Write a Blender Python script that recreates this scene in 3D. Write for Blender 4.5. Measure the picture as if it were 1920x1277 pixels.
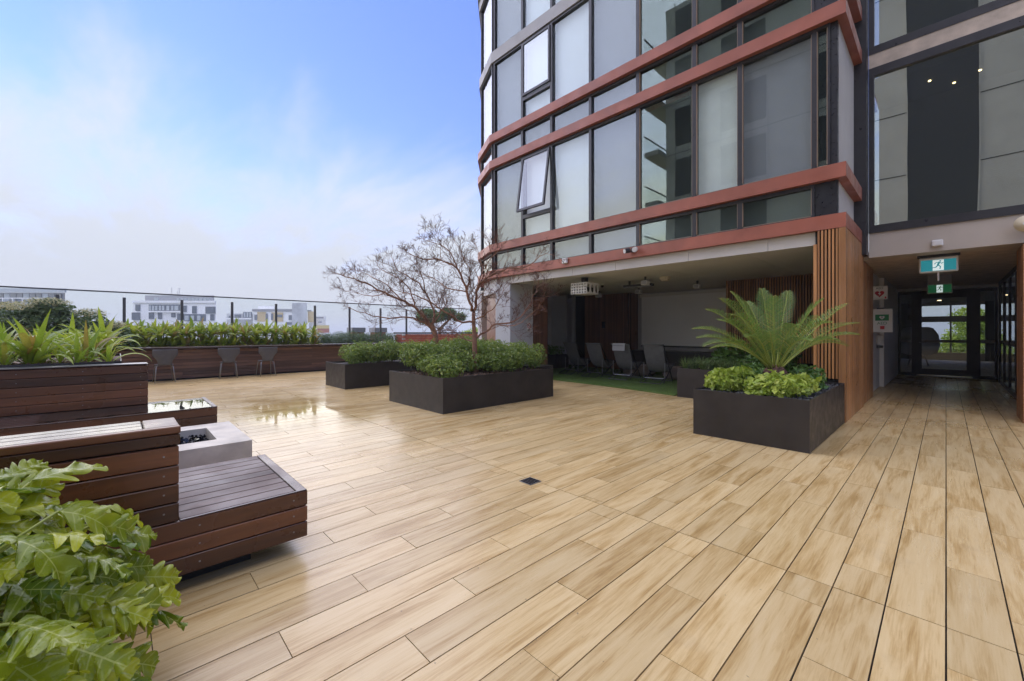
import bpy, math, random
from mathutils import Vector, Matrix
import numpy as np
rad = math.radians
for o in list(bpy.data.objects): bpy.data.objects.remove(o)
scene = bpy.context.scene
col = scene.collection
# ------------------------------------------------------------------ camera
FPX, CX, HY, CAMH, TH = 775.0, 960.0, 623.0, 1.3, rad(46.4)
cam = bpy.data.objects.new('camera', bpy.data.cameras.new('camera')); col.objects.link(cam)
cam.location = (0, 0, CAMH); cam.rotation_euler = (rad(90), 0, TH)
cam.data.sensor_width = 36; cam.data.lens = 36*FPX/1920
cam.data.shift_y = -(638.5-HY)/1920
cam.data.clip_start = .03; cam.data.clip_end = 6000
scene.camera = cam
# ------------------------------------------------------------------ light
SUN_EL, SUN_AZ = rad(50), rad(232)       # azimuth of the sun, measured from +Y clockwise seen from above
SUN_STR, SKY_STR, EXPOSURE = 1.5, 0.08, 1.8
world = bpy.data.worlds.new('World'); scene.world = world; world.use_nodes = True
def build_world():
    nt = world.node_tree; N = nt.nodes; L = nt.links; N.clear()
    out = N.new('ShaderNodeOutputWorld'); bg = N.new('ShaderNodeBackground'); L.new(bg.outputs[0], out.inputs[0])
    bg.inputs[1].default_value = SKY_STR
    sky = N.new('ShaderNodeTexSky'); sky.sky_type = 'NISHITA'; sky.sun_disc = False
    sky.sun_elevation = SUN_EL; sky.sun_rotation = SUN_AZ; sky.air_density = 1.0; sky.dust_density = .05; sky.ozone_density = 1.6
    tc = N.new('ShaderNodeTexCoord')
    sep = N.new('ShaderNodeSeparateXYZ'); L.new(tc.outputs['Generated'], sep.inputs[0])
    # project the view direction on a high flat cloud layer
    zc = N.new('ShaderNodeMath'); zc.operation = 'ADD'; L.new(sep.outputs[2], zc.inputs[0]); zc.inputs[1].default_value = .16
    zm = N.new('ShaderNodeMath'); zm.operation = 'MAXIMUM'; L.new(zc.outputs[0], zm.inputs[0]); zm.inputs[1].default_value = .05
    dv = []
    for i in (0, 1):
        d = N.new('ShaderNodeMath'); d.operation = 'DIVIDE'; L.new(sep.outputs[i], d.inputs[0]); L.new(zm.outputs[0], d.inputs[1]); dv.append(d)
    cmb = N.new('ShaderNodeCombineXYZ'); L.new(dv[0].outputs[0], cmb.inputs[0]); L.new(dv[1].outputs[0], cmb.inputs[1])
    mp = N.new('ShaderNodeMapping'); L.new(cmb.outputs[0], mp.inputs[0]); mp.inputs['Rotation'].default_value = (0, 0, rad(35)); mp.inputs['Scale'].default_value = (.55, 1.5, 1); mp.inputs['Location'].default_value = (1.7, .4, 0)
    no = N.new('ShaderNodeTexNoise'); L.new(mp.outputs[0], no.inputs['Vector']); no.inputs['Scale'].default_value = 1.5; no.inputs['Detail'].default_value = 9; no.inputs['Roughness'].default_value = .63; no.inputs['Distortion'].default_value = .35
    # cloud cover grows towards the horizon
    el = N.new('ShaderNodeMapRange'); L.new(sep.outputs[2], el.inputs[0]); el.inputs[1].default_value = .0; el.inputs[2].default_value = .62; el.inputs[3].default_value = .60; el.inputs[4].default_value = -.36
    ad = N.new('ShaderNodeMath'); ad.operation = 'ADD'; L.new(no.outputs[0], ad.inputs[0]); L.new(el.outputs[0], ad.inputs[1])
    rp = N.new('ShaderNodeMapRange'); rp.interpolation_type = 'SMOOTHSTEP'; L.new(ad.outputs[0], rp.inputs[0]); rp.inputs[1].default_value = .36; rp.inputs[2].default_value = .86; rp.inputs[3].default_value = 0; rp.inputs[4].default_value = .96
    # cloud tone: a little greyer close to the horizon
    tone = N.new('ShaderNodeMapRange'); L.new(sep.outputs[2], tone.inputs[0]); tone.inputs[1].default_value = 0; tone.inputs[2].default_value = .3
    cm = N.new('ShaderNodeMix'); cm.data_type = 'RGBA'; L.new(tone.outputs[0], cm.inputs[0])
    k = 1/SKY_STR
    cm.inputs[6].default_value = (.185*k, .192*k, .203*k, 1); cm.inputs[7].default_value = (.235*k, .248*k, .265*k, 1)
    # blue of the clear part
    bl = N.new('ShaderNodeMix'); bl.data_type = 'RGBA'; bl.blend_type = 'MULTIPLY'; bl.inputs[0].default_value = 1; L.new(sky.outputs[0], bl.inputs[6]); bl.inputs[7].default_value = (.74, .74, 1.20, 1)
    mx = N.new('ShaderNodeMix'); mx.data_type = 'RGBA'; L.new(rp.outputs[0], mx.inputs[0]); L.new(bl.outputs[2], mx.inputs[6]); L.new(cm.outputs[2], mx.inputs[7])
    L.new(mx.outputs[2], bg.inputs[0])
build_world()
sl = bpy.data.lights.new('sun', 'SUN'); sl.energy = SUN_STR; sl.angle = rad(130); sl.color = (1, .915, .785)
sun = bpy.data.objects.new('sun', sl); col.objects.link(sun)
sd = Vector((math.sin(SUN_AZ)*math.cos(SUN_EL), math.cos(SUN_AZ)*math.cos(SUN_EL), math.sin(SUN_EL)))
sun.rotation_euler = sd.to_track_quat('Z', 'Y').to_euler(); sun.location = (-5, 0, 30)
vs = scene.view_settings; vs.view_transform = 'Standard'; vs.look = 'None'; vs.exposure = EXPOSURE; vs.gamma = 1; vs.use_curve_mapping = False
scene.render.engine = 'CYCLES'
scene.cycles.max_bounces = 10; scene.cycles.diffuse_bounces = 5; scene.cycles.glossy_bounces = 5; scene.cycles.transparent_max_bounces = 24

# ------------------------------------------------------------------ pixel helpers (directions only; distance from what a thing touches)
FW = Vector((-math.sin(TH), math.cos(TH), 0)); RT = Vector((math.cos(TH), math.sin(TH), 0)); UP = Vector((0, 0, 1))
def ray(px, py): return FW + RT*((px-CX)/FPX) + UP*((HY-py)/FPX)
def at(px, py, d): return Vector((0, 0, CAMH)) + ray(px, py)*d
def project(p):
    d = p[0]*FW.x+p[1]*FW.y
    return (CX+FPX*(p[0]*RT.x+p[1]*RT.y)/d, HY-FPX*(p[2]-CAMH)/d, d) if d > .05 else None

# ------------------------------------------------------------------ mesh helpers
WL = {}
class MB:
    def __init__(s): s.v = []; s.f = []
    def add(s, vs, fs):
        n = len(s.v); s.v += [tuple(v) for v in vs]; s.f += [tuple(i+n for i in f) for f in fs]; return s
    def box(s, x0, x1, y0, y1, z0, z1):
        return s.add([(x0,y0,z0),(x1,y0,z0),(x1,y1,z0),(x0,y1,z0),(x0,y0,z1),(x1,y0,z1),(x1,y1,z1),(x0,y1,z1)],
                     [(0,3,2,1),(4,5,6,7),(0,1,5,4),(1,2,6,5),(2,3,7,6),(3,0,4,7)])
    def bbox(s, x0, x1, y0, y1, z0, z1, b=.004):       # box with chamfered edges
        X=(x0,x1);Y=(y0,y1);Z=(z0,z1); vs=[]; idx={}
        for i in (0,1):
            for j in (0,1):
                for k in (0,1):
                    sx,sy,sz=(1-2*i),(1-2*j),(1-2*k)
                    for a,(dx,dy,dz) in enumerate(((0,b,b),(b,0,b),(b,b,0))):
                        idx[i,j,k,a]=len(vs); vs.append((X[i]+sx*dx,Y[j]+sy*dy,Z[k]+sz*dz))
        fs=[]
        for i in (0,1): fs.append([idx[i,j,k,0] for j,k in ((0,0),(0,1),(1,1),(1,0))][::(1 if i==0 else -1)])
        for j in (0,1): fs.append([idx[i,j,k,1] for i,k in ((0,0),(1,0),(1,1),(0,1))][::(1 if j==0 else -1)])
        for k in (0,1): fs.append([idx[i,j,k,2] for i,j in ((0,0),(0,1),(1,1),(1,0))][::(1 if k==0 else -1)])
        for j in (0,1):
            for k in (0,1): fs.append([idx[0,j,k,1],idx[1,j,k,1],idx[1,j,k,2],idx[0,j,k,2]])
        for i in (0,1):
            for k in (0,1): fs.append([idx[i,0,k,0],idx[i,1,k,0],idx[i,1,k,2],idx[i,0,k,2]])
        for i in (0,1):
            for j in (0,1): fs.append([idx[i,j,0,0],idx[i,j,1,0],idx[i,j,1,1],idx[i,j,0,1]])
        for i in (0,1):
            for j in (0,1):
                for k in (0,1): fs.append([idx[i,j,k,0],idx[i,j,k,1],idx[i,j,k,2]])
        s.fix = True
        return s.add(vs, fs)
    def prism(s, poly, z0, z1):
        n = len(poly)
        return s.add([(x,y,z0) for x,y in poly]+[(x,y,z1) for x,y in poly],
                     [tuple(range(n))[::-1], tuple(range(n,2*n))]+[(i,(i+1)%n,n+(i+1)%n,n+i) for i in range(n)])
    def obox(s, c, ax, ay, az):                          # oriented box: centre and three half vectors
        c,ax,ay,az=map(Vector,(c,ax,ay,az)); vs=[c+ax*i+ay*j+az*k for k in (-1,1) for j in (-1,1) for i in (-1,1)]
        return s.add(vs,[(0,2,3,1),(4,5,7,6),(0,1,5,4),(2,6,7,3),(0,4,6,2),(1,3,7,5)])
    def tube(s, pts, r, n=6, cap=True):
        pts=[Vector(p) for p in pts]; m=len(pts); rr=r if isinstance(r,(list,tuple)) else [r]*m
        t0=(pts[1]-pts[0]).normalized(); u=t0.orthogonal().normalized(); base=len(s.v); vs=[]; fs=[]
        for i,p in enumerate(pts):
            t=((pts[min(i+1,m-1)]-pts[max(i-1,0)])).normalized(); u=(u-t*u.dot(t)); u=u.normalized() if u.length>1e-6 else t.orthogonal().normalized(); w=t.cross(u)
            for k in range(n):
                a=2*math.pi*k/n; vs.append(p+(u*math.cos(a)+w*math.sin(a))*rr[i])
        for i in range(m-1):
            for k in range(n): fs.append((i*n+k,i*n+(k+1)%n,(i+1)*n+(k+1)%n,(i+1)*n+k))
        if cap: fs += [tuple(range(n))[::-1], tuple(range((m-1)*n,m*n))]
        return s.add(vs,fs)
    def lathe(s, c, prof, n=20, axis='Z'):
        vs=[];fs=[];m=len(prof)
        for r,h in prof:
            for k in range(n):
                a=2*math.pi*k/n; q=(r*math.cos(a),r*math.sin(a),h)
                if axis=='Y': q=(q[0],q[2],q[1])
                if axis=='X': q=(q[2],q[0],q[1])
                vs.append((c[0]+q[0],c[1]+q[1],c[2]+q[2]))
        for i in range(m-1):
            for k in range(n): fs.append((i*n+k,i*n+(k+1)%n,(i+1)*n+(k+1)%n,(i+1)*n+k))
        fs += [tuple(range(n))[::-1], tuple(range((m-1)*n,m*n))]
        return s.add(vs,fs)
    def mesh(s, name, mat, off=(0,0,0), smooth=False):
        me=bpy.data.meshes.new(name); o=Vector(off)
        me.from_pydata([(v[0]-o.x,v[1]-o.y,v[2]-o.z) for v in s.v],[],s.f)
        if mat: me.materials.append(mat)
        if smooth: me.polygons.foreach_set('use_smooth',[True]*len(me.polygons))
        me.validate(); me.update()
        if getattr(s,'fix',False):
            import bmesh
            bm=bmesh.new(); bm.from_mesh(me); bmesh.ops.recalc_face_normals(bm,faces=bm.faces); bm.to_mesh(me); bm.free()
        return me
    def build(s, name, mat, parent=None, smooth=False, label=None, kind=None):
        off=WL.get(parent.name,Vector()) if parent else Vector()
        o=bpy.data.objects.new(name,s.mesh(name,mat,off,smooth)); col.objects.link(o)
        if parent: o.parent=parent
        WL[o.name]=off
        if label: o['label']=label
        if kind: o['kind']=kind
        return o
def tag(o,label=None,cat=None,group=None,kind=None):
    if label: o['label']=label
    if cat: o['category']=cat
    if group: o['group']=group
    if kind: o['kind']=kind
    return o
def thing(name,loc,label,cat,group=None):
    o=bpy.data.objects.new(name,None); col.objects.link(o); o.location=loc; o.empty_display_size=.1; WL[o.name]=Vector(loc)
    return tag(o,label,cat,group)
def link(name,me,parent,loc=(0,0,0),rot=None,scale=None,mw=None):
    o=bpy.data.objects.new(name,me); col.objects.link(o); o.parent=parent
    if mw is not None: o.matrix_local=mw
    else:
        o.location=loc
        if rot: o.rotation_euler=rot
        if scale: o.scale=scale
    WL[o.name]=WL.get(parent.name,Vector())
    return o
def copy_tree(o,parent=None):
    c=o.copy(); col.objects.link(c); c.parent=parent
    for ch in o.children: copy_tree(ch,c)
    return c

# ------------------------------------------------------------------ materials
def srgb(r,g,b): return tuple(((c/255)/12.92 if c/255<=.04045 else ((c/255+.055)/1.055)**2.4) for c in (r,g,b))+(1,)
class Mat:
    def __init__(s,name):
        s.m=bpy.data.materials.new(name); s.m.use_nodes=True; s.nt=s.m.node_tree; s.N=s.nt.nodes; s.L=s.nt.links; s.N.clear()
        s.out=s.N.new('ShaderNodeOutputMaterial'); s.p=s.N.new('ShaderNodeBsdfPrincipled'); s.L.new(s.p.outputs[0],s.out.inputs[0])
    def n(s,t,**k):
        x=s.N.new(t)
        for a,b in k.items(): setattr(x,a,b)
        return x
    def lk(s,a,b): s.L.new(a,b)
    def setp(s,**k):
        for a,b in k.items(): s.p.inputs[a.replace('_',' ')].default_value=b
    def math(s,op,a,b=None):
        x=s.n('ShaderNodeMath',operation=op)
        for i,q in enumerate((a,b)):
            if q is None: continue
            if isinstance(q,(int,float)): x.inputs[i].default_value=q
            else: s.lk(q,x.inputs[i])
        return x.outputs[0]
    def mixc(s,f,a,b,mode='MIX'):
        x=s.n('ShaderNodeMix',data_type='RGBA',blend_type=mode)
        for i,q in ((0,f),(6,a),(7,b)):
            if isinstance(q,(int,float)): x.inputs[i].default_value=q
            elif isinstance(q,tuple): x.inputs[i].default_value=q
            else: s.lk(q,x.inputs[i])
        return x.outputs[2]
    def noise(s,vec,scale,detail=4,rough=.55,dist=0):
        x=s.n('ShaderNodeTexNoise'); x.inputs['Scale'].default_value=scale; x.inputs['Detail'].default_value=detail; x.inputs['Roughness'].default_value=rough; x.inputs['Distortion'].default_value=dist
        if vec is not None: s.lk(vec,x.inputs['Vector'])
        return x.outputs[0]
    def ramp(s,f,lo,hi,a=0,b=1):
        x=s.n('ShaderNodeMapRange'); s.lk(f,x.inputs[0])
        for i,q in enumerate((lo,hi,a,b)): x.inputs[i+1].default_value=q
        return x.outputs[0]
    def bump(s,h,st,dist=.01):
        b=s.n('ShaderNodeBump'); b.inputs['Strength'].default_value=st; b.inputs['Distance'].default_value=dist; s.lk(h,b.inputs['Height']); s.lk(b.outputs[0],s.p.inputs['Normal'])
    def pos(s): return s.n('ShaderNodeNewGeometry').outputs['Position']
    def rnd(s,island=False):
        if island: return s.n('ShaderNodeNewGeometry').outputs['Random Per Island']
        return s.n('ShaderNodeObjectInfo').outputs['Random']
def plain(name,c,rough=.5,metal=0,noise=.0,nscale=6,bump=0,bscale=60,spec=.5):
    m=Mat(name); m.setp(Roughness=rough,Metallic=metal); m.p.inputs['Specular IOR Level'].default_value=spec
    c=tuple(c) if len(c)==4 else tuple(c)+(1,)
    P=m.pos()
    if noise:
        f=m.noise(P,nscale,6); f=m.ramp(f,.3,.7,1-noise,1+noise)
        cc=m.n('ShaderNodeVectorMath',operation='SCALE'); cc.inputs[0].default_value=c[:3]; m.lk(f,cc.inputs['Scale']); m.lk(cc.outputs[0],m.p.inputs['Base Color'])
        m.lk(m.ramp(m.noise(P,nscale*2.3,5),.3,.7,max(.02,rough-.12),min(1,rough+.12)),m.p.inputs['Roughness'])
    else: m.p.inputs['Base Color'].default_value=c
    if bump: m.bump(m.noise(P,bscale,4),bump,.004)
    return m.m
def wood(name,c1,c2,axis,rough=.4,island=False,wet=0,vary=.5,grain=1.0,bump=.15):
    m=Mat(name); tc=m.n('ShaderNodeTexCoord').outputs['Object'] if not island else m.pos()
    r=m.rnd(island)
    off=m.n('ShaderNodeVectorMath',operation='SCALE'); off.inputs[0].default_value=(37.1,51.7,23.3); m.lk(r,off.inputs['Scale'])
    ad=m.n('ShaderNodeVectorMath',operation='ADD'); m.lk(tc,ad.inputs[0]); m.lk(off.outputs[0],ad.inputs[1])
    mp=m.n('ShaderNodeMapping'); m.lk(ad.outputs[0],mp.inputs[0]); sc=[14*grain]*3; sc[axis]=.9*grain; mp.inputs['Scale'].default_value=sc
    n1=m.noise(mp.outputs[0],1.0,6,.6,.6)
    mp2=m.n('ShaderNodeMapping'); m.lk(ad.outputs[0],mp2.inputs[0]); sc=[90*grain]*3; sc[axis]=3*grain; mp2.inputs['Scale'].default_value=sc
    n2=m.noise(mp2.outputs[0],1.0,3,.6)
    f=m.math('ADD',m.math('MULTIPLY',m.ramp(n1,.3,.7),.7),m.math('MULTIPLY',n2,.3))
    c=m.mixc(f,c1,c2)
    r2=m.math('FRACT',m.math('MULTIPLY',r,7.31))
    v=m.ramp(r2,0,1,1-vary,1+vary)
    vc=m.n('ShaderNodeVectorMath',operation='SCALE'); m.lk(c,vc.inputs[0]); m.lk(v,vc.inputs['Scale'])
    m.lk(vc.outputs[0],m.p.inputs['Base Color'])
    m.lk(m.ramp(m.noise(m.pos(),3.5,5),.3,.7,max(.05,rough-.15),rough+.12),m.p.inputs['Roughness'])
    m.bump(n2,bump,.003)
    return m.m
def tile_mat(name,island):
    m=Mat(name); P=m.pos(); r=m.rnd(island)
    off=m.n('ShaderNodeVectorMath',operation='SCALE'); off.inputs[0].default_value=(61.3,87.7,0); m.lk(r,off.inputs['Scale'])
    ad=m.n('ShaderNodeVectorMath',operation='ADD'); m.lk(P,ad.inputs[0]); m.lk(off.outputs[0],ad.inputs[1])
    def mapped(s):
        mp=m.n('ShaderNodeMapping'); m.lk(ad.outputs[0],mp.inputs[0]); mp.inputs['Scale'].default_value=s; return mp.outputs[0]
    broad=m.noise(mapped((8.5,.95,1)),1,6,.58,1.0)
    streak=m.noise(mapped((42,2.2,1)),1,7,.68,.9)
    fine=m.noise(mapped((160,6,1)),1,3,.5)
    f=m.math('ADD',m.math('MULTIPLY',m.ramp(broad,.32,.72),.52),m.math('ADD',m.math('MULTIPLY',m.ramp(streak,.32,.68),.36),m.math('MULTIPLY',m.ramp(fine,.3,.7),.14)))
    cr=m.n('ShaderNodeValToRGB'); m.lk(f,cr.inputs[0]); e=cr.color_ramp.elements
    e[0].position=.12; e[0].color=(.68,.525,.275,1); e[1].position=.9; e[1].color=(.33,.20,.066,1)
    x=cr.color_ramp.elements.new(.45); x.color=(.62,.455,.215,1); x=cr.color_ramp.elements.new(.68); x.color=(.48,.315,.12,1)
    v=m.ramp(m.math('FRACT',m.math('MULTIPLY',r,9.17)),0,1,.88,1.06)
    vc=m.n('ShaderNodeVectorMath',operation='SCALE'); m.lk(cr.outputs[0],vc.inputs[0]); m.lk(v,vc.inputs['Scale'])
    # damp patches: large noise plus the pool left by the rain near the fire pit
    sep=m.n('ShaderNodeSeparateXYZ'); m.lk(P,sep.inputs[0])
    dx=m.math('DIVIDE',m.math('ADD',sep.outputs[0],7.6),1.7); dy=m.math('DIVIDE',m.math('ADD',sep.outputs[1],-2.2),1.0)
    dd=m.math('SQRT',m.math('ADD',m.math('MULTIPLY',dx,dx),m.math('MULTIPLY',dy,dy)))
    pn=m.noise(P,1.6,5,.6)
    wet=m.ramp(m.math('ADD',dd,m.math('MULTIPLY',m.math('SUBTRACT',pn,.5),2.2)),.40,.95,1,0)
    big=m.ramp(m.noise(P,.45,4),.42,.62)
    sp=m.noise(P,900,1)
    rough=m.math('ADD',m.ramp(big,0,1,.34,.25),m.math('MULTIPLY',m.math('SUBTRACT',streak,.5),.12))
    rm=m.n('ShaderNodeMix',data_type='FLOAT'); m.lk(wet,rm.inputs[0]); m.lk(rough,rm.inputs[2]); rm.inputs[3].default_value=.045
    sheen=m.ramp(m.math('ADD',m.math('MULTIPLY',dd,.5),m.math('MULTIPLY',m.math('SUBTRACT',pn,.5),1.2)),.5,1.25,.62,0)
    rm2=m.n('ShaderNodeMix',data_type='FLOAT'); m.lk(sheen,rm2.inputs[0]); m.lk(rough,rm2.inputs[2]); rm2.inputs[3].default_value=.10; m.lk(rm2.outputs[0],rm.inputs[2])
    m.lk(rm.outputs[0],m.p.inputs['Roughness'])
    cw=m.mixc(wet,vc.outputs[0],(.92,.90,.87,1),'MULTIPLY')
    dirt=m.ramp(m.noise(P,2.1,8,.7),.56,.8,0,.35)
    cd=m.mixc(dirt,cw,(.30,.215,.12,1)); spk=m.ramp(m.noise(P,38,2,.5),.735,.775,0,.6); m.lk(m.mixc(spk,cd,(.10,.07,.045,1)),m.p.inputs['Base Color'])
    hm=m.math('MULTIPLY',streak,m.math('SUBTRACT',1,wet)); m.bump(hm,.08,.002)
    return m.m
def leaf_mat(name,c1,c2,rough=.33,island=False,trans=.3,tip=None,speck=None):
    m=Mat(name); r=m.rnd(island)
    c=m.mixc(m.math('FRACT',m.math('MULTIPLY',r,5.77)),c1,c2)
    c=m.mixc(m.ramp(m.noise(m.pos(),7,3),.35,.7,0,.6),c,c1)
    if speck:
        c=m.mixc(m.ramp(m.math('FRACT',m.math('MULTIPLY',r,31.7)),.8,.93),c,speck)
    m.lk(c,m.p.inputs['Base Color']); m.p.inputs['Roughness'].default_value=rough
    m.lk(m.ramp(m.noise(m.pos(),45,2),.3,.7,max(.08,rough-.12),rough+.15),m.p.inputs['Roughness'])
    t=m.n('ShaderNodeBsdfTranslucent'); m.lk(c,t.inputs[0]); mx=m.n('ShaderNodeMixShader'); mx.inputs[0].default_value=trans
    m.lk(m.p.outputs[0],mx.inputs[1]); m.lk(t.outputs[0],mx.inputs[2]); m.lk(mx.outputs[0],m.out.inputs[0])
    return m.m
def veined(m,vein,drops=True):
    p=m.node_tree; N=p.nodes; L=p.links; pr=[n for n in N if n.type=='BSDF_PRINCIPLED'][0]; tr=[n for n in N if n.type=='BSDF_TRANSLUCENT'][0]
    src=pr.inputs['Base Color'].links[0].from_socket
    tc=N.new('ShaderNodeTexCoord'); sp=N.new('ShaderNodeSeparateXYZ'); L.new(tc.outputs['Object'],sp.inputs[0])
    def mt(op,a,b=None):
        x=N.new('ShaderNodeMath'); x.operation=op
        for i,q in enumerate((a,b)):
            if q is None: continue
            if isinstance(q,(int,float)): x.inputs[i].default_value=q
            else: L.new(q,x.inputs[i])
        return x.outputs[0]
    ay=mt('ABSOLUTE',sp.outputs[1]); mid=mt('LESS_THAN',ay,.0028)
    w=mt('SINE',mt('MULTIPLY',mt('SUBTRACT',sp.outputs[0],mt('MULTIPLY',ay,.55)),150.0)); side=mt('MULTIPLY',mt('GREATER_THAN',w,.93),.55)
    f=mt('MAXIMUM',mid,side)
    mx=N.new('ShaderNodeMix'); mx.data_type='RGBA'; L.new(f,mx.inputs[0]); L.new(src,mx.inputs[6]); mx.inputs[7].default_value=vein
    L.new(mx.outputs[2],pr.inputs['Base Color']); L.new(mx.outputs[2],tr.inputs[0])
    vo=N.new('ShaderNodeTexVoronoi'); vo.inputs['Scale'].default_value=95; L.new(tc.outputs['Object'],vo.inputs['Vector'])
    dr=N.new('ShaderNodeMapRange'); L.new(vo.outputs['Distance'],dr.inputs[0]); dr.inputs[1].default_value=.12; dr.inputs[2].default_value=.32; dr.inputs[3].default_value=1; dr.inputs[4].default_value=0
    hh=mt('ADD',mt('MULTIPLY',dr.outputs[0],.6),mt('MULTIPLY',w,-.25))
    b=N.new('ShaderNodeBump'); b.inputs['Strength'].default_value=.55; b.inputs['Distance'].default_value=.003; L.new(hh,b.inputs['Height']); L.new(b.outputs[0],pr.inputs['Normal'])
def glass_mat(name,tint,ior=1.5,rough=.0,minr=.0,gc=(.97,1,.98,1),wave=0):
    m=Mat(name); m.N.remove(m.p)
    fr=m.n('ShaderNodeFresnel'); fr.inputs[0].default_value=ior
    tr=m.n('ShaderNodeBsdfTransparent'); tr.inputs[0].default_value=tint+(1,)
    gl=m.n('ShaderNodeBsdfGlossy'); gl.inputs['Roughness'].default_value=rough; gl.inputs[0].default_value=gc
    if wave:
        b=m.n('ShaderNodeBump'); b.inputs['Strength'].default_value=wave; b.inputs['Distance'].default_value=.02; m.lk(m.noise(m.pos(),.38,1),b.inputs['Height']); m.lk(b.outputs[0],gl.inputs['Normal'])
    f=m.math('ADD',fr.outputs[0],minr) if minr else fr.outputs[0]
    f=m.math('MULTIPLY',f,m.math('SUBTRACT',1,m.n('ShaderNodeNewGeometry').outputs['Backfacing']))
    mx=m.n('ShaderNodeMixShader'); m.lk(f,mx.inputs[0]); m.lk(tr.outputs[0],mx.inputs[1]); m.lk(gl.outputs[0],mx.inputs[2]); m.lk(mx.outputs[0],m.out.inputs[0])
    return m.m
def emit(name,c,s):
    m=Mat(name); m.p.inputs['Emission Color'].default_value=tuple(c)+(1,); m.p.inputs['Emission Strength'].default_value=s; m.p.inputs['Base Color'].default_value=tuple(c)+(1,)
    return m.m
M={}
M['tile']=tile_mat('tile_wood_look',False); M['tile_rest']=tile_mat('tile_wood_look_joined',True)
M['grout']=plain('grout_dark',(.02,.016,.013),.8)
M['merbau_y']=wood('merbau_board',(.06,.022,.009,1),(.20,.072,.024,1),1,.33,vary=.6)
M['merbau_x']=wood('merbau_board_cross',(.04,.017,.009,1),(.11,.042,.019,1),0,.3,vary=.35)
M['merbau_top']=wood('merbau_wet_top',(.030,.015,.012,1),(.065,.028,.019,1),1,.2,vary=.3)
M['merbau_seat']=wood('merbau_seat_slat',(.045,.024,.017,1),(.10,.05,.032,1),1,.5,vary=.3)
M['weathered']=wood('weathered_board',(.10,.05,.03,1),(.26,.135,.08,1),1,.5,vary=.4)
M['cedar']=wood('cedar_slat',(.48,.235,.085,1),(.27,.115,.04,1),2,.42,vary=.22)
M['walnut']=wood('dark_oiled_slat',(.25,.12,.068,1),(.13,.06,.035,1),2,.42,vary=.25)
M['black_void']=plain('black_lining',(.008,.008,.008),.8)
M['planter']=plain('planter_powdercoat',(.026,.022,.019),.42,.0,.35,3.5,.08,300)
M['soil']=plain('dark_bark_mulch',(.03,.022,.017),.9,0,.5,30,.6,40)
M['stone_chip']=plain('slate_chip',(.05,.05,.052),.5,0,.4,20)
M['bark_chip']=plain('bark_chip',(.14,.085,.05),.8,0,.5,20)
M['concrete']=plain('pale_concrete',(.54,.49,.39),.6,0,.25,4,.2,60)
M['coal']=plain('black_glass_stone',(.008,.008,.01),.15)
M['band']=plain('oxide_red_metal',(.30,.092,.052),.45,.0,.2,2.2,.03,200)
M['mullion']=plain('charcoal_aluminium',(.026,.025,.026),.38,.0,.15,5)
M['sealant']=plain('tan_sealant',(.42,.30,.2),.7)
M['glass']=glass_mat('tinted_window_glass',(.90,.93,.93),1.9,0,.04,(.97,1,.98,1),.25)
M['glass_dark']=glass_mat('dark_window_glass',(.74,.79,.76),2.3,0,.14,(.95,1,.93,1),.25)
M['glass_wing']=glass_mat('reflective_wing_glass',(.74,.79,.74),2.6,0,.24,(.92,.96,.82,1),.32)
M['glass_clear']=glass_mat('clear_balustrade_glass',(.95,.97,.97),1.35)
M['glass_door']=glass_mat('door_glass',(.72,.76,.75),1.5,0,.02)
M['blind_white']=plain('white_roller_blind',(.82,.84,.83),.85,0,.03,2)
M['blind_grey']=plain('grey_roller_blind',(.27,.27,.272),.85,0,.04,2)
M['blind_green']=plain('pale_green_curtain',(.78,.80,.72),.85,0,.06,3)
M['dark_panel']=plain('black_spandrel_panel',(.014,.014,.016),.35,0,.4,8)
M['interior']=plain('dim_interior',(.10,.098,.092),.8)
M['slab']=plain('grey_slab_edge',(.33,.325,.31),.6,0,.1,1.5)
M['beige_slab']=plain('beige_stained_slab',(.52,.43,.33),.7,0,.2,5,.1,50)
M['render_grey']=plain('blue_grey_render',(.48,.48,.475),.7,0,.05,1.3,.04,120)
M['render_mid']=plain('mid_grey_render',(.52,.51,.50),.75,0,.06,1.3,.04,120)
M['fascia']=plain('pale_grey_fascia',(.53,.50,.44),.6,0,.05,1.2)
M['ceiling']=plain('soffit_paint',(.68,.66,.60),.75,0,.05,1)
M['corr_white']=plain('corridor_wall_paint',(.80,.78,.73),.7,0,.05,1)
M['beam_grey']=plain('grey_beam_paint',(.46,.405,.335),.7,0,.07,2)
M['white_plastic']=plain('white_plastic',(.72,.71,.67),.4)
M['cream_plastic']=plain('cream_plastic',(.66,.58,.40),.45)
M['screen']=plain('screen_fabric',(.88,.88,.86),.9,0,.03,1)
M['steel_dark']=plain('dark_steel_tube',(.06,.06,.065),.35,.6)
M['steel_light']=plain('galvanised_tube',(.28,.285,.29),.35,.8)
M['rail']=plain('grey_rail',(.085,.085,.09),.4,.3)
M['sling']=plain('charcoal_sling_mesh',(.13,.127,.122),.8,0,.1,8,.2,500)
M['grey_cloth']=plain('pale_grey_cloth',(.40,.40,.42),.9)
M['stool_shell']=plain('grey_stool_shell',(.085,.083,.084),.55,0,.1,12)
M['pouf']=plain('taupe_pouf',(.30,.24,.20),.9,0,.12,6,.3,200)
M['turf']=None
M['water']=plain('standing_water',(.02,.016,.012),.03)
M['brick']=plain('red_brick',(.36,.105,.06),.8,0,.25,9,.2,90)
M['mortar']=plain('mortar',(.38,.33,.29),.9)
M['far_white']=plain('far_white_render',(.88,.87,.84),.8,0,.03,.2)
M['far_grey']=plain('far_grey_cladding',(.27,.27,.275),.6,0,.08,.3)
M['far_window']=plain('far_window_glass',(.13,.15,.17),.15)
M['far_blind']=plain('far_pale_blind',(.44,.47,.47),.6)
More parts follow.
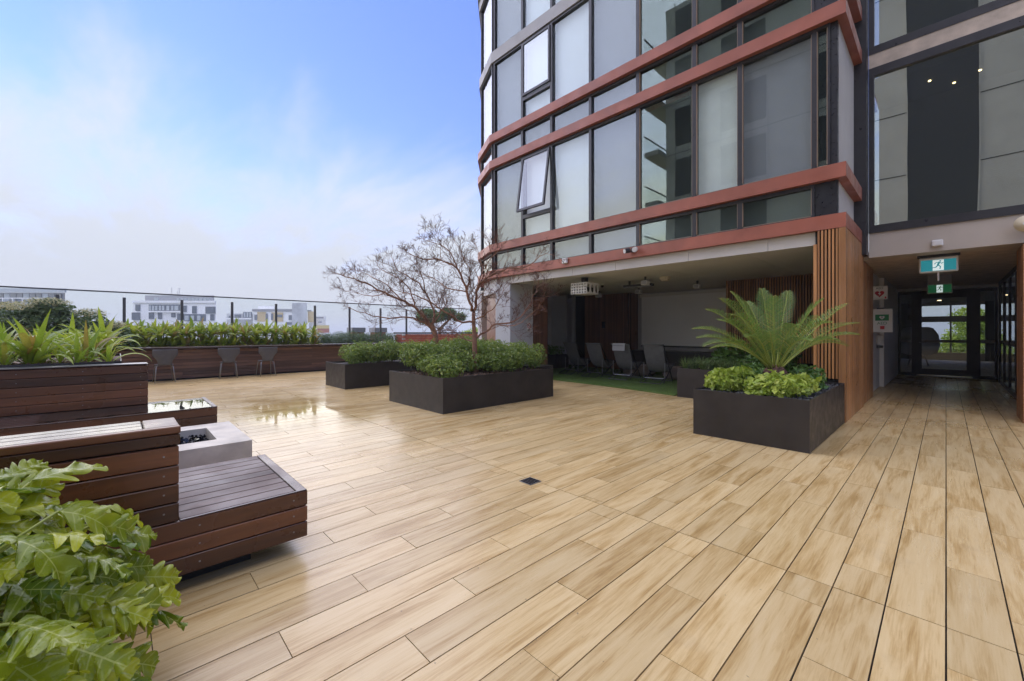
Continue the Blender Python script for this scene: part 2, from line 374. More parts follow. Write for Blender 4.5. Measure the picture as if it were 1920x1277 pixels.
M['far_concrete']=plain('far_stained_concrete',(.47,.48,.48),.8,0,.25,.25)
M['far_tan']=plain('far_tan_panel',(.58,.44,.22),.8,0,.1,.3)
M['far_yellow']=plain('far_yellow_panel',(.62,.49,.19),.8)
M['ground']=plain('far_ground',(.12,.13,.11),.95,0,.4,.02)
M['opp_concrete']=plain('opposite_concrete',(.68,.64,.53),.75,0,.1,.7)
M['opp_dark']=plain('opposite_dark_glass',(.045,.043,.038),.5)
M['bark']=plain('smooth_tan_bark',(.25,.125,.07),.7,0,.35,14)
M['twig']=plain('brown_twig',(.13,.06,.036),.8,0,.3,9)
M['bark_grey']=plain('pale_gum_bark',(.30,.22,.17),.8,0,.3,6)
M['leaf_hedge']=leaf_mat('hedge_leaf',(.14,.22,.04,1),(.31,.40,.075,1),.28,True,.38,speck=(.34,.40,.07,1))
M['leaf_far']=leaf_mat('bed_shrub_leaf',(.075,.13,.05,1),(.16,.23,.09,1),.4,True,.3)
M['leaf_lime']=leaf_mat('lime_leaf',(.32,.44,.05,1),(.56,.62,.11,1),.35,True,.3)
M['leaf_mid']=leaf_mat('mid_green_leaf',(.08,.18,.03,1),(.17,.30,.055,1),.35,True,.25)
M['leaf_spider']=leaf_mat('striped_grass_leaf',(.11,.2,.05,1),(.30,.36,.16,1),.4,True,.3)
M['leaf_philo']=leaf_mat('glossy_lobed_leaf',(.11,.20,.010,1),(.60,.61,.030,1),.16,False,.35)
veined(M['leaf_philo'],(.46,.52,.12,1))
M['leaf_strap']=leaf_mat('strap_leaf',(.20,.31,.03,1),(.48,.56,.06,1),.3,False,.4,speck=(.34,.24,.05,1))
M['leaf_cordy']=leaf_mat('cordyline_leaf',(.18,.28,.03,1),(.54,.57,.07,1),.35,False,.42,speck=(.36,.26,.08,1))
M['leaf_frond']=leaf_mat('cycad_leaflet',(.12,.23,.05,1),(.28,.38,.07,1),.35,True,.25,speck=(.42,.36,.10,1))
M['rachis']=plain('yellow_green_rachis',(.30,.34,.05),.5)
M['cycad_trunk']=plain('cycad_scaly_trunk',(.12,.06,.042),.9,0,.5,25)
M['flower']=plain('cream_flower_bud',(.62,.60,.36),.9)
M['gum_leaf']=leaf_mat('pine_needle_clump',(.05,.11,.02,1),(.16,.22,.045,1),.6,True,.2)
M['sign_red']=plain('sign_red',(.45,.01,.02),.5); M['sign_green']=plain('sign_green',(.01,.2,.06),.5); M['sign_black']=plain('sign_black',(.01,.01,.01),.5)
M['exit_teal']=emit('exit_panel_teal',(.012,.16,.19),.3); M['exit_white']=emit('exit_panel_white',(.8,.95,.95),.16); M['exit_green']=emit('exit_panel_dark_green',(.01,.09,.035),.15)
M['downlight']=emit('warm_downlight',(1,.72,.4),3.5)
def turf_mat():
    m=Mat('synthetic_turf'); P=m.pos(); f=m.noise(P,140,3); g=m.noise(P,2.5,4)
    m.lk(m.mixc(m.ramp(f,.3,.7),(.05,.10,.016,1),(.15,.24,.04,1)),m.p.inputs['Base Color']); m.setp(Roughness=.9); m.bump(f,.8,.01); return m.m
M['turf']=turf_mat()

# ================================================================== SETTING
g=MB().add([(-2600,-2600,-16),(2600,-2600,-16),(2600,2600,-16),(-2600,2600,-16)],[(0,1,2,3)]).build('ground',M['ground']); tag(g,'flat distant ground far below the terrace','ground',kind='structure')

# ---- terrace floor: slab plus wood-look tiles 0.2 x 1.2
floor=MB().box(-16.6,9,-9,19,-.5,-.012).build('floor',M['grout']); tag(floor,'terrace floor of wood look porcelain planks with dark joints','floor',kind='structure')
TW,TL,GAP=.2,1.2,.0062
JY=[-9.0,-2.2,2.64,8.6,13.4,18.3]
def floor_ok(x,y0,y1):
    if y0>=18.3: return False
    if x>1.0 and y0>9.6: return False
    if -8.2<x<-1.2 and y0>13: return False
    if -11<x<-8.2 and y0>9: return False
    if x<-14.3: return False
    return True
tiles=[]
ri=random.Random(4)
for r in range(-72,15):
    x0=r*TW
    for zi in range(len(JY)-1):
        a,b=JY[zi],JY[zi+1]
        off=((r*0.345+zi*.21)%1.0)*TL+ri.uniform(-.03,.03)
        y=a-off
        while y<b:
            y0,y1=max(y,a+.0016),min(y+TL,b-.0016); y+=TL
            if y1-y0<.008: continue
            if floor_ok(x0+.1,y0,y1): tiles.append((x0,y0,y1))
def tile_area(t):
    x0,y0,y1=t
    cs=[project((x,y,0)) for x in (x0,x0+TW) for y in (y0,y1)]
    if any(c is None or c[2]<.6 for c in cs): return 0
    # share inside the frame
    xs=[min(max(c[0],0),1920) for c in cs]; ys=[min(max(c[1],0),1277) for c in cs]
    if max(xs)-min(xs)<1 or max(ys)-min(ys)<1: return 0
    p=[(xs[i],ys[i]) for i in (0,1,3,2)]
    return abs(sum(p[i][0]*p[(i+1)%4][1]-p[(i+1)%4][0]*p[i][1] for i in range(4)))/2
tiles.sort(key=tile_area,reverse=True)
def tile_mesh(L):
    return MB().box(GAP/2,TW-GAP/2,.0018,L-.0018,-.01,0).mesh('tile',M['tile'])
full=tile_mesh(TL); tcache={}
rt=random.Random(8)
for x0,y0,y1 in tiles[:300]:
    L=y1-y0
    if abs(L-TL)<1e-4: me=full
    else:
        k=round(L,3); me=tcache.get(k) or tcache.setdefault(k,tile_mesh(L))
    o=link('tile',me,floor,(x0,y0,rt.uniform(-.0006,.0006)))
mb=MB()
for x0,y0,y1 in tiles[300:]: mb.box(x0+GAP/2,x0+TW-GAP/2,y0+.0018,y1-.0018,-.01,rt.uniform(-.0006,.0006))
mb.build('tile_field',M['tile_rest'],floor,kind='stuff',label='far planks of the terrace floor')
# floor drain
dr=thing('floor_drain',(-2.5,2.6,0),'small dark square drain grate set into the plank floor','drain')
MB().box(-2.57,-2.43,2.53,2.67,.0015,.004).build('frame',M['steel_light'],dr)
mb=MB()
for i in range(5): mb.box(-2.56,-2.44,2.54+i*.025,2.556+i*.025,.0042,.0065)
mb.build('grate',M['coal'],dr)

# ---- turf in the cinema nook
tp=[(-8.15,8.60),(-7.3,8.56),(-6.2,8.50),(-5.0,8.40),(-3.82,8.22),(-3.82,12.9),(-10.5,12.9),(-10.5,9.4),(-8.15,9.4)]
tf=MB().prism(tp,.002,.022).build('turf',M['turf']); tag(tf,'dark green synthetic turf under the deck chairs','turf',kind='structure')
nb=MB(); rg=random.Random(2)
for i in range(24000):
    x=rg.uniform(-8.1,-3.84); y=rg.uniform(8.3,11.5)
    if y<8.62-(x+8.15)*.0*1 and y<8.60+(x+8.15)*(-.088): continue
    a=rg.uniform(0,6.28); h=rg.uniform(.012,.022); w=.0022
    nb.add([(x-w*math.cos(a),y-w*math.sin(a),.02),(x+w*math.cos(a),y+w*math.sin(a),.02),(x+rg.uniform(-.01,.01),y+rg.uniform(-.01,.01),.02+h)],[(0,1,2)])
nb.build('turf_blade',M['turf'],tf,kind='stuff')

# ================================================================== THE TOWER
tower=thing('apartment_tower',(-5,9,0),'glass apartment tower with oxide red bands and curved corner above the terrace','building')
OUT=[(-.99,9.47),(-.99,7.56),(-8.87,7.56),(-10.05,8.10),(-10.95,8.95),(-11.5,10.1),(-11.7,11.6)]
GLS=[(-1.13,9.47),(-1.13,7.70),(-8.84,7.70),(-9.97,8.22),(-10.83,9.03),(-11.36,10.13),(-11.56,11.6)]
INN=[(-1.45,9.47),(-1.45,8.02),(-8.77,8.02),(-9.8,8.50),(-10.55,9.2),(-11.05,10.2),(-11.25,11.6)]
def ring(z0,z1,o,i,mat,name):
    return MB().prism(o+i[::-1],z0,z1).build(name,mat,tower)
for z0,z1 in ((2.82,3.03),(3.55,3.76),(5.90,6.11),(6.63,6.84)): ring(z0,z1,OUT,INN,M['band'],'red_band')
SL=[(x-.06 if i<2 else x,y+.06 if i>0 else y) for i,(x,y) in enumerate(OUT)]
for z0,z1 in ((8.89,9.19),(11.3,11.6)): ring(z0,z1,SL,INN,M['slab'],'slab_edge')
# interior behind the glass
MB().prism([(-1.75,9.6),(-1.75,8.35),(-8.7,8.35),(-9.7,8.75),(-10.35,9.4),(-10.85,10.3),(-11.05,11.8),(-10.5,14),(-1.75,14)],2.9,12).build('interior_wall',M['interior'],tower)
MB().box(-11.8,9,9.8,14,11.6,13.2).build('upper_storey',M['slab'],tower)
MB().prism(OUT+[(-10.5,14),(-.99,14)],11.6,14).build('parapet',M['slab'],tower)
XS=[-8.78,-7.66,-6.65,-5.50,-4.33,-3.19,-2.42,-1.38]
def cell(p0,p1,z0,z1,blind,glass='glass',fw=.035,seal=False,blind_top=None):
    """one window between two plan points on the glass line"""
    p0=Vector((p0[0],p0[1],0)); p1=Vector((p1[0],p1[1],0)); e=(p1-p0); L=e.length; e.normalize(); nrm=Vector((e.y,-e.x,0))
    if nrm.dot(Vector((-3,-20,0)))<0 and abs(e.x)>.01: nrm=-nrm
    mid=(p0+p1)/2
    fr=MB(); dep=nrm*.05
    fr.obox(p0+e*fw/2+UP*(z0+z1)/2,e*fw/2,dep,UP*(z1-z0)/2); fr.obox(p1-e*fw/2+UP*(z0+z1)/2,e*fw/2,dep,UP*(z1-z0)/2)
    fr.obox(mid+UP*(z0+fw/2),e*(L/2-fw),dep*.97,UP*fw/2); fr.obox(mid+UP*(z1-fw*.8),e*(L/2-fw),dep*.97,UP*fw*.8)
    w=fr.build('window',M['mullion'],tower)
    MB().obox(mid+UP*((z0+z1)/2),e*(L/2-fw*.8),nrm*.004,UP*((z1-z0)/2-fw*.8)).build('pane',M[glass],w)
    if seal:
        s=MB(); q=.008
        for sgn,p in ((1,p0),(-1,p1)): s.obox(p+e*sgn*(fw+q/2)+UP*(z0+z1)/2+nrm*.02,e*q/2,nrm*.02,UP*((z1-z0)/2-fw*1.7))
        s.obox(mid+UP*(z0+fw+q/2)+nrm*.02,e*(L/2-fw-q),nrm*.02,UP*q/2)
        s.build('sealant_bead',M['sealant'],w)
    if blind:
        zb=z0+fw if blind_top is None else blind_top
        MB().obox(mid-nrm*.11+UP*((zb+z1)/2),e*(L/2-.02),nrm*.003,UP*((z1-zb)/2)).build('blind',M[blind],w)
    return w
GY=7.70
main=['blind_grey','AWN','blind_white','blind_grey',None,'blind_green','blind_grey']
upper=['blind_grey','AWNC','blind_white','blind_grey',None,None,'blind_grey']
top=['blind_grey','blind_white','blind_white','blind_grey','blind_grey',None,None]
def awning(i,z0,z1,open_):
    x0,x1=XS[i],XS[i+1]; zs=z0+.56
    cell((x0,GY),(x1,GY),z0,zs,'blind_white')
    w=MB(); f=.035
    w.box(x0,x0+f,GY-.05,GY+.05,zs+.002,z1); w.box(x1-f,x1,GY-.05,GY+.05,zs+.002,z1); w.box(x0+f,x1-f,GY-.045,GY+.045,z1-f*1.6,z1); w.box(x0+f,x1-f,GY-.045,GY+.045,zs+.002,zs+f)
    w=w.build('window',M['mullion'],tower)
    MB().box(x0+f,x1-f,GY+.11,GY+.116,zs,z1-.06).build('blind',M['blind_white'],w)
    a=rad(8.5) if open_ else 0
    H=z1-zs-.12; hinge=Vector((0,GY-.055,z1-.07)); dn=Vector((0,-math.sin(a),-math.cos(a))); nn=Vector((0,-math.cos(a),math.sin(a))); xm=(x0+x1)/2; hw=(x1-x0)/2-.03
    s=MB(); ex=Vector((1,0,0))
    def cpt(t,dx=0): return hinge+dn*t+ex*(xm+dx)
    s.obox(cpt(H/2,-hw+.025),ex*.025,nn*.025,dn*H/2); s.obox(cpt(H/2,hw-.025),ex*.025,nn*.025,dn*H/2)
    s.obox(cpt(.025),ex*(hw-.05),nn*.024,dn*.025); s.obox(cpt(H-.03),ex*(hw-.05),nn*.024,dn*.03)
    s.build('sash',M['mullion'],w)
    MB().obox(cpt(H/2),ex*(hw-.045),nn*.004,dn*(H/2-.045)).build('pane',M['glass_dark' if not open_ else 'glass'],w,label='pane of the casement that stands open' if open_ else None)
for zi,(z0,z1,bl) in enumerate(((3.76,5.90,main),(6.84,8.89,upper),(9.19,11.3,top))):
    for i in range(7):
        b=bl[i]
        if b=='AWN': awning(i,z0,z1,True)
        elif b=='AWNC': awning(i,z0,z1,False)
        else: cell((XS[i],GY),(XS[i+1],GY),z0,z1,b,'glass' if b else 'glass_dark',seal=i>=4)
    cell((-1.38,GY),(-1.19,GY),z0,z1,None,'glass_dark',fw=.03,seal=True)
    MB().box(-1.35,-1.2,GY+.02,GY+.04,z0+.03,z1-.03).build('spandrel_panel',M['dark_panel'],tower)
    MB().box(-1.19,-1.10,GY-.03,GY+.06,z0,z1).build('corner_post',M['dark_panel'],tower)
    for k in range(2,6):
        cell(GLS[k],GLS[k+1],z0,z1,'blind_grey','glass')
    # return wall facing the walkway
    MB().box(-1.16,-1.10,GY+.06,9.2,z0,z1).build('return_panel',M['fascia'],tower)
for z0,z1 in ((3.03,3.55),(6.11,6.63)):
    for i in range(7): cell((XS[i],GY),(XS[i+1],GY),z0,z1,'blind_grey','glass_dark' if i>=4 else 'glass',seal=i>=4)
    MB().box(-1.38,-1.19,GY-.03,GY+.03,z0,z1).build('spandrel_panel',M['dark_panel'],tower)
    MB().box(-1.19,-1.10,GY-.033,GY+.06,z0,z1).build('corner_post',M['dark_panel'],tower)
    for k in range(2,6): cell(GLS[k],GLS[k+1],z0,z1,'blind_grey')
    MB().box(-1.16,-1.10,GY+.06,9.2,z0,z1).build('return_panel',M['fascia'],tower)
MB().box(-1.12,-.93,9.2,9.46,2.62,13).build('black_downpipe_recess',M['mullion'],tower)
# fascia panels and soffit
fx=[-8.1,-7.3,-6.0,-4.85,-3.3,-2.0,-1.36]
for a,b in zip(fx[:-1],fx[1:]): MB().box(a+.003,b-.003,7.66,7.70,2.62,2.818).build('fascia_panel',M['fascia'],tower)
sx=[-10.9,-8.2,-6.4,-4.2,-2.4,-1.04]
for a,b in zip(sx[:-1],sx[1:]):
    MB().box(a+.004,b-.004,7.702 if a>-9 else 8.9,10.3,2.655,2.70).build('soffit_panel',M['ceiling'],tower)
    MB().box(a+.004,b-.004,10.306,13.2,2.655,2.70).build('soffit_panel',M['ceiling'],tower)
MB().box(-10.9,-1.04,8.9,13.2,2.702,2.80).build('soffit_backing',M['black_void'],tower)
# walls of the cinema nook
MB().box(-11.0,-1.12,13.2,13.4,0,2.9).build('back_wall',M['render_mid'],tower)
MB().box(-11.1,-10.9,8.95,13.2,0,2.65).build('side_wall',M['render_mid'],tower)
MB().box(-10.9,-9.72,12.0,12.1,0,2.65).build('grey_wall_panel',M['render_grey'],tower)
MB().box(-9.72,-9.3,12.6,12.7,0,2.65).build('black_gap_panel',M['black_void'],tower)  # plain black panel across the gap between grey wall and timber slats
MB().tube([(-9.22,11.8,0),(-9.22,11.8,2.65)],.045,10).build('steel_post',M['render_grey'],tower,smooth=True)
# rounded corner pier under the curve
MB().box(-8.78,-8.18,7.72,8.62,0,2.815).build('corner_pier',M['render_grey'],tower)
MB().prism([(-8.785,7.73),(-8.785,8.6),(-10.7,9.5),(-10.75,9.1),(-9.9,8.22)],2.42,2.815).build('curved_header',M['render_grey'],tower)
MB().prism([(-8.79,7.80),(-8.79,8.6),(-10.6,9.4),(-9.85,8.30)],0,2.415).build('timber_lining',M['walnut'],tower)
MB().box(-10.9,-10.4,9.45,12,0,2.65).build('side_pier',M['render_mid'],tower)
# no smoking sign
ns=thing('no_smoking_sign',(-8.17,8.45,1.45),'small white no smoking sign on the grey pier beside the bare tree','sign')
MB().box(-8.178,-8.172,8.36,8.54,1.32,1.6).build('plate',M['white_plastic'],ns)
rr=MB()
for k in range(24):
    a,b=2*math.pi*k/24,2*math.pi*(k+1)/24
    rr.add([(-8.170,8.45+q*math.cos(t),1.48+q*math.sin(t)) for t,q in ((a,.055),(b,.055),(b,.072),(a,.072))],[(0,1,2,3)])
rr.add([(-8.1695,8.45+x,1.48+z) for x,z in ((-.045,.036),(-.036,.045),(.045,-.036),(.036,-.045))],[(0,1,2,3)])
rr.build('red_ring',M['sign_red'],ns)
rr=MB().add([(-8.1705,8.45+x,1.48+z) for x,z in ((-.045,-.008),(.035,-.008),(.035,.008),(-.045,.008))],[(0,1,2,3)]).add([(-8.1705,8.45+x,1.35+z) for x,z in ((-.06,0),(.06,0),(.06,.03),(-.06,.03))],[(0,1,2,3)])
rr.build('cigarette_mark',M['sign_black'],ns)

# ---- wing over the walkway: glass box, beam, ceiling
wing=thing('glazed_wing',(2,11,0),'dark framed glazed wing bridging over the walkway entrance','building')
WY=9.5
MB().box(-.93,9,WY,WY+.35,2.6,3.02).build('beam',M['beam_grey'],wing)
MB().box(-.93,9,WY-.02,WY+.3,5.88,6.12).build('slab_edge',M['beige_slab'],wing)
for z0,z1 in ((3.02,5.88),(6.12,9.0)):
    f=MB(); f.box(-.93,9,WY-.03,WY+.08,z0,z0+.13); f.box(-.93,9,WY-.03,WY+.08,z1-.14,z1); f.box(-.93,-.86,WY-.028,WY+.08,z0+.13,z1-.14); f.box(4.2,4.3,WY-.028,WY+.08,z0+.13,z1-.14)
    w=f.build('window',M['mullion'],wing)
    for x0,x1 in ((-.86,4.2),(4.3,9)):
        MB().box(x0,x1,WY+.02,WY+.03,z0+.13,z1-.14).build('pane',M['glass_wing'],w)
    MB().box(-.93,9,WY+1.6,WY+1.7,z0,z1).build('inner_wall',M['interior'],wing)
    MB().box(-.93,9,WY+.36,WY+1.6,z1-.12,z1-.02).build('inner_ceiling',M['interior'],wing)
    for k,(x,y) in enumerate(((-.2,.9),(.4,1.1),(1.0,.8),(.1,1.3))): MB().lathe((x,WY+y,z1-.135),[(.02,0),(.02,.012)],12).build('downlight',M['downlight'],wing)
MB().box(-.93,9,WY,13,9.0,13).build('upper_wall',M['beam_grey'],wing)
MB().box(-1.1,.97,WY+.35,17.35,2.6,2.75).build('walkway_ceiling',M['beige_slab'],wing)
MB().box(-1.75,-1.10,11.1,17.35,0,2.9).build('walkway_wall',M['corr_white'],wing)
MB().box(-1.10,-1.02,13.2,17.35,0,2.598).build('walkway_wall_step',M['corr_white'],wing)
MB().box(.97,9,9.86,10.2,0,2.6).build('right_wall',M['corr_white'],wing)
MB().box(1.6,1.8,10.2,17.35,0,2.6).build('room_wall',M['interior'],wing)
MB().box(.97,1.1,16.6,17.35,0,2.6).build('right_pier',M['corr_white'],wing)
MB().box(-1.4,1.8,17.0,17.35,2.53,2.599).build('door_header',M['corr_white'],wing)
# right hand glazed screen of the walkway
gs=thing('glazed_screen',(.97,13,0),'black framed glazed sliding screen along the right of the walkway','glazing')
f=MB(); f.box(.94,1.0,10.2,16.6,2.5,2.6); f.box(.94,1.0,10.2,16.6,0,.09)
for y in (10.2,11.5,12.8,14.1,15.4,16.52): f.box(.945,.995,y,y+.08,.09,2.5)
f.build('frame',M['mullion'],gs)
for y in (10.28,11.58,12.88,14.18,15.48): MB().box(.965,.972,y,min(y+1.22,16.52),.09,2.5).build('pane',M['glass_door'],gs)
MB().box(.958,.964,10.3,16.5,1.0,1.08).build('safety_strip',M['grey_cloth'],gs)
# entrance doors
ed=thing('entrance_door',(-.1,17.4,0),'black framed glass entrance door with side lights at the walkway end','door')
f=MB()
for x0,x1 in ((-1.02,-.96),(-.72,-.60),(.50,.66),(.92,.97)): f.box(x0,x1,17.36,17.46,.0,2.53)
f.box(-.96,-.72,17.362,17.458,2.43,2.53); f.box(-.60,.50,17.362,17.458,2.40,2.53); f.box(.66,.92,17.362,17.458,2.43,2.53)
f.box(-.96,-.72,17.362,17.458,0,.09); f.box(.66,.92,17.362,17.458,0,.09); f.build('frame',M['mullion'],ed)
f=MB(); f.box(-.60,-.50,17.37,17.43,.04,2.40); f.box(.40,.50,17.37,17.43,.04,2.40); f.box(-.50,.40,17.371,17.429,2.30,2.40); f.box(-.50,.40,17.371,17.429,.04,.22)
leaf=f.build('door_leaf',M['mullion'],ed)
MB().box(-.50,.40,17.396,17.404,.22,2.30).build('pane',M['glass_door'],leaf)
MB().tube([(-.55,17.36,1.0),(-.55,17.30,1.0),(-.44,17.30,1.0)],.011,8).build('handle',M['steel_light'],leaf)
MB().box(-.96,-.72,17.405,17.411,.09,2.43).build('side_pane',M['glass_door'],ed); MB().box(.66,.92,17.405,17.411,.09,2.43).build('side_pane',M['glass_door'],ed)
for x0,x1 in ((-.96,-.72),(-.5,.4),(.66,.92)): MB().box(x0,x1,17.392 if x0==-.5 else 17.398,17.394 if x0==-.5 else 17.40,1.0,1.08).build('safety_strip',M['grey_cloth'],ed)
MB().box(-.62,.52,17.30,17.36,.001,.03).build('threshold',M['steel_light'],ed)
# lobby behind the door
lb=thing('lobby',(0,22,0),'dim lobby seen through the glass entrance door','room')
MB().box(-3,4,18.3,28,-.3,-.002).build('lobby_floor',M['beige_slab'],lb); MB().box(-3,4,17.5,28,2.7,2.8).build('lobby_ceiling',M['interior'],lb)
MB().box(-3.1,-3,17.5,28,0,2.7).build('side_wall',M['corr_white'],lb); MB().box(4,4.1,17.5,28,0,2.7).build('side_wall',M['corr_white'],lb)
MB().box(-3,-.9,28,28.1,0,2.7).build('end_wall',M['interior'],lb); MB().box(1.2,4,28,28.1,0,2.7).build('end_wall',M['interior'],lb)
f=MB(); f.box(-.9,1.2,27.98,28.06,.0,.35); f.box(-.9,1.2,27.98,28.06,1.78,2.05); f.box(.12,.18,27.99,28.05,.35,2.6); f.box(-.9,1.2,27.98,28.06,2.55,2.7); f.build('end_window',M['beam_grey'],lb)
for x,y in ((-.4,20),(.1,22),(.4,24),(-.2,26)): MB().lathe((x,y,2.685),[(.06,0),(.06,.012)],12).build('downlight',M['downlight'],lb)
# pendant style armchair in the lobby
ac=thing('lobby_armchair',(-.75,22.5,0),'dark rounded armchair just inside the lobby door glass','armchair')
MB().lathe((-.75,22.5,.0),[(.30,.42),(.52,.5),(.6,.8),(.56,1.2),(.42,1.45),(.3,1.5)],18).build('shell',M['grey_cloth'],ac,smooth=True)
for a in (45,135,225,315): MB().tube([(-.75+.25*math.cos(rad(a)),22.5+.25*math.sin(rad(a)),.43),(-.75+.4*math.cos(rad(a)),22.5+.4*math.sin(rad(a)),0)],.015,6).build('leg',M['steel_dark'],ac)

# ---- timber slat screens
def slat_thing(name,label,loc): return thing(name,loc,label,'timber screen')
def slats_along(parent,p0,p1,n,w,dep,z0,z1,mat='cedar'):
    p0=Vector((p0[0],p0[1],0)); p1=Vector((p1[0],p1[1],0)); e=(p1-p0).normalized(); nr=Vector((e.y,-e.x,0))
    me=MB().obox((0,0,(z1-z0)/2),e*w/2,nr*dep/2,UP*(z1-z0)/2).mesh('slat',M[mat])
    base=WL[parent.name]
    for i in range(n):
        p=p0+(p1-p0)*((i+.5)/n); link('slat',me,parent,(p.x-base.x,p.y-base.y,z0-base.z))
co=slat_thing('slatted_corner_column','warm cedar slatted corner column behind the cycad planter',(-1.2,8.5,0))
MB().box(-1.36,-1.075,7.62,7.66,.56,2.815).build('backing',M['black_void'],co)
slats_along(co,(-1.335,7.60),(-1.075,7.60),6,.024,.06,.62,2.815)
MB().box(-1.075,-.992,7.562,7.70,.0,2.815).build('end_board',M['cedar'],co)
MB().box(-1.38,-1.338,7.59,7.66,.56,2.62).build('edge_board',M['cedar'],co)
slats_along(co,(-1.015,7.705),(-1.015,9.46),24,.066,.04,.0,2.815)
MB().box(-1.10,-1.036,7.70,9.46,.0,2.8).build('core',M['black_void'],co)
sw=slat_thing('timber_wall_return','cedar board wall continuing along the left of the walkway',(-1.1,10.3,0))
slats_along(sw,(-1.04,9.48),(-1.04,11.09),22,.068,.04,.0,2.58)
MB().box(-1.12,-1.061,9.48,11.09,.0,2.58).build('core',M['black_void'],sw)
rs=slat_thing('timber_wall_right','cedar board pier at the right edge of the walkway',(.8,9.7,0))
slats_along(rs,(.78,9.36),(.78,10.15),10,.076,.04,.0,2.56); MB().box(.801,.95,9.36,10.15,0,2.56).build('core',M['black_void'],rs)
slats_along(rs,(.80,9.34),(.95,9.34),2,.072,.04,.0,2.56)
bs=slat_thing('slatted_back_wall','tall cedar slat wall behind the cycad fronds',(-3,11.6,0))
slats_along(bs,(-3.92,11.6),(-1.76,11.6),38,.03,.05,.0,2.65)
MB().box(-3.95,-1.76,11.64,11.68,0,2.65).build('backing',M['black_void'],bs)
MB().box(-3.985,-3.93,11.56,13.19,0,2.65).build('edge_board',M['cedar'],bs)
ws=slat_thing('slatted_cinema_panel','dark toned timber slat wall left of the projection screen',(-8.4,12.6,0))
slats_along(ws,(-9.28,12.6),(-7.5,12.6),40,.034,.05,.0,2.65,'walnut')
MB().box(-9.28,-7.44,12.63,12.68,0,2.65).build('backing',M['black_void'],ws)
slats_along(ws,(-7.46,12.62),(-7.46,13.19),10,.045,.04,.0,2.65,'walnut')
MB().box(-8.5,-8.38,12.53,12.57,1.45,1.68).build('wall_control',M['black_void'],ws)
ls=slat_thing('slatted_side_screen','open timber slat screen beside the grey pier and deck chairs',(-8.2,8.95,0))
slats_along(ls,(-8.2,8.66),(-8.2,9.26),13,.022,.06,.0,2.32,'walnut')
MB().box(-8.235,-8.165,8.63,9.28,2.322,2.37).build('top_rail',M['mullion'],ls)
MB().box(-8.32,-8.30,8.63,9.28,0,2.32).build('backing',M['black_void'],ls)

# ---- projection screen and bench below
ps=thing('projection_screen',(-5.7,13.1,.85),'large grey projection screen hanging at the back of the nook','screen')
MB().box(-7.25,-3.99,13.08,13.09,.86,2.5).build('fabric',M['screen'],ps)
MB().box(-7.3,-3.99,13.05,13.14,2.5,2.6).build('roller_case',M['white_plastic'],ps); MB().box(-7.25,-3.99,13.06,13.1,.82,.858).build('weight_bar',M['mullion'],ps)
cb=thing('black_bench',(-6,12.6,0),'long black bench ledge under the projection screen','bench')
MB().box(-7.4,-4.0,12.5,13.19,.62,.70).build('top',M['mullion'],cb); MB().box(-7.38,-4.0,12.56,13.19,.0,.618).build('front',M['planter'],cb)
# ================================================================== FIXTURES ON THE BUILDING
pj=thing('projector_cage',(-6.2,8.4,2.4),'white perforated projector cage hanging from the soffit','projector')
def hole_plate(c,u,v,n,nu,nv,hw,hh,rx,ry,mat,parent,name):
    """plate of nu x nv cells, each with an oval hole; c centre, u v unit axes, n normal"""
    c,u,v,n=map(Vector,(c,u,v,n)); mb=MB(); K=16
    cw,ch=2*hw/nu,2*hh/nv
    for i in range(nu):
        for j in range(nv):
            cc=c+u*(-hw+cw*(i+.5))+v*(-hh+ch*(j+.5)); vs=[]; fs=[]
            for k in range(K):
                a=2*math.pi*k/K; ca,sa=math.cos(a),math.sin(a); m=max(abs(ca),abs(sa))
                vs+= [cc+u*(ca/m*cw/2)+v*(sa/m*ch/2), cc+u*ca*rx+v*sa*ry, cc+u*ca*rx+v*sa*ry-n*.012]
            for k in range(K):
                q=(k+1)%K; fs+=[(3*k,3*q,3*q+1,3*k+1),(3*k+1,3*q+1,3*q+2,3*k+2)]
            mb.add(vs,fs)
    return mb.build(name,mat,parent)
pc=Vector((-6.2,8.4,2.37)); W2,D2,H2=.235,.25,.13
hole_plate(pc+Vector((0,-D2,0)),(1,0,0),(0,0,1),(0,-1,0),6,4,W2,H2,.024,.022,M['white_plastic'],pj,'front_grille')
hole_plate(pc+Vector((W2,0,0)),(0,1,0),(0,0,1),(1,0,0),3,1,D2,H2,.06,.1,M['white_plastic'],pj,'side_grille')
hole_plate(pc+Vector((0,0,-H2)),(1,0,0),(0,1,0),(0,0,-1),6,5,W2,D2,.026,.03,M['white_plastic'],pj,'base_grille')
MB().box(pc.x-W2,pc.x-W2+.01,pc.y-D2+.01,pc.y+D2,pc.z-H2,pc.z+H2).build('side_panel',M['white_plastic'],pj)
MB().box(pc.x-W2,pc.x+W2,pc.y-D2+.002,pc.y+D2,pc.z+H2,pc.z+H2+.012).build('top_panel',M['white_plastic'],pj)
MB().box(pc.x-.14,pc.x+.14,pc.y-.16,pc.y+.16,pc.z-.09,pc.z+.04).build('projector_body',M['mullion'],pj)
MB().box(pc.x-.06,pc.x+.06,pc.y-.06,pc.y+.06,pc.z+H2+.012,2.655).build('mount',M['mullion'],pj)
def ceiling_box(x,y,label,w=.16,h=.11,name='ceiling_speaker'):
    t=thing(name,(x,y,2.5),label,'speaker')
    MB().bbox(x-w/2,x+w/2,y-.09,y+.07,2.50-h/2,2.50+h/2,.012).build('body',M['white_plastic'],t); MB().box(x-.02,x+.02,y-.02,y+.02,2.50+h/2,2.655).build('bracket',M['mullion'],t)
    MB().box(x-w*.38,x+w*.38,y-.094,y-.0905,2.50-h*.35,2.50+h*.35).build('grille',M['grey_cloth'],t)
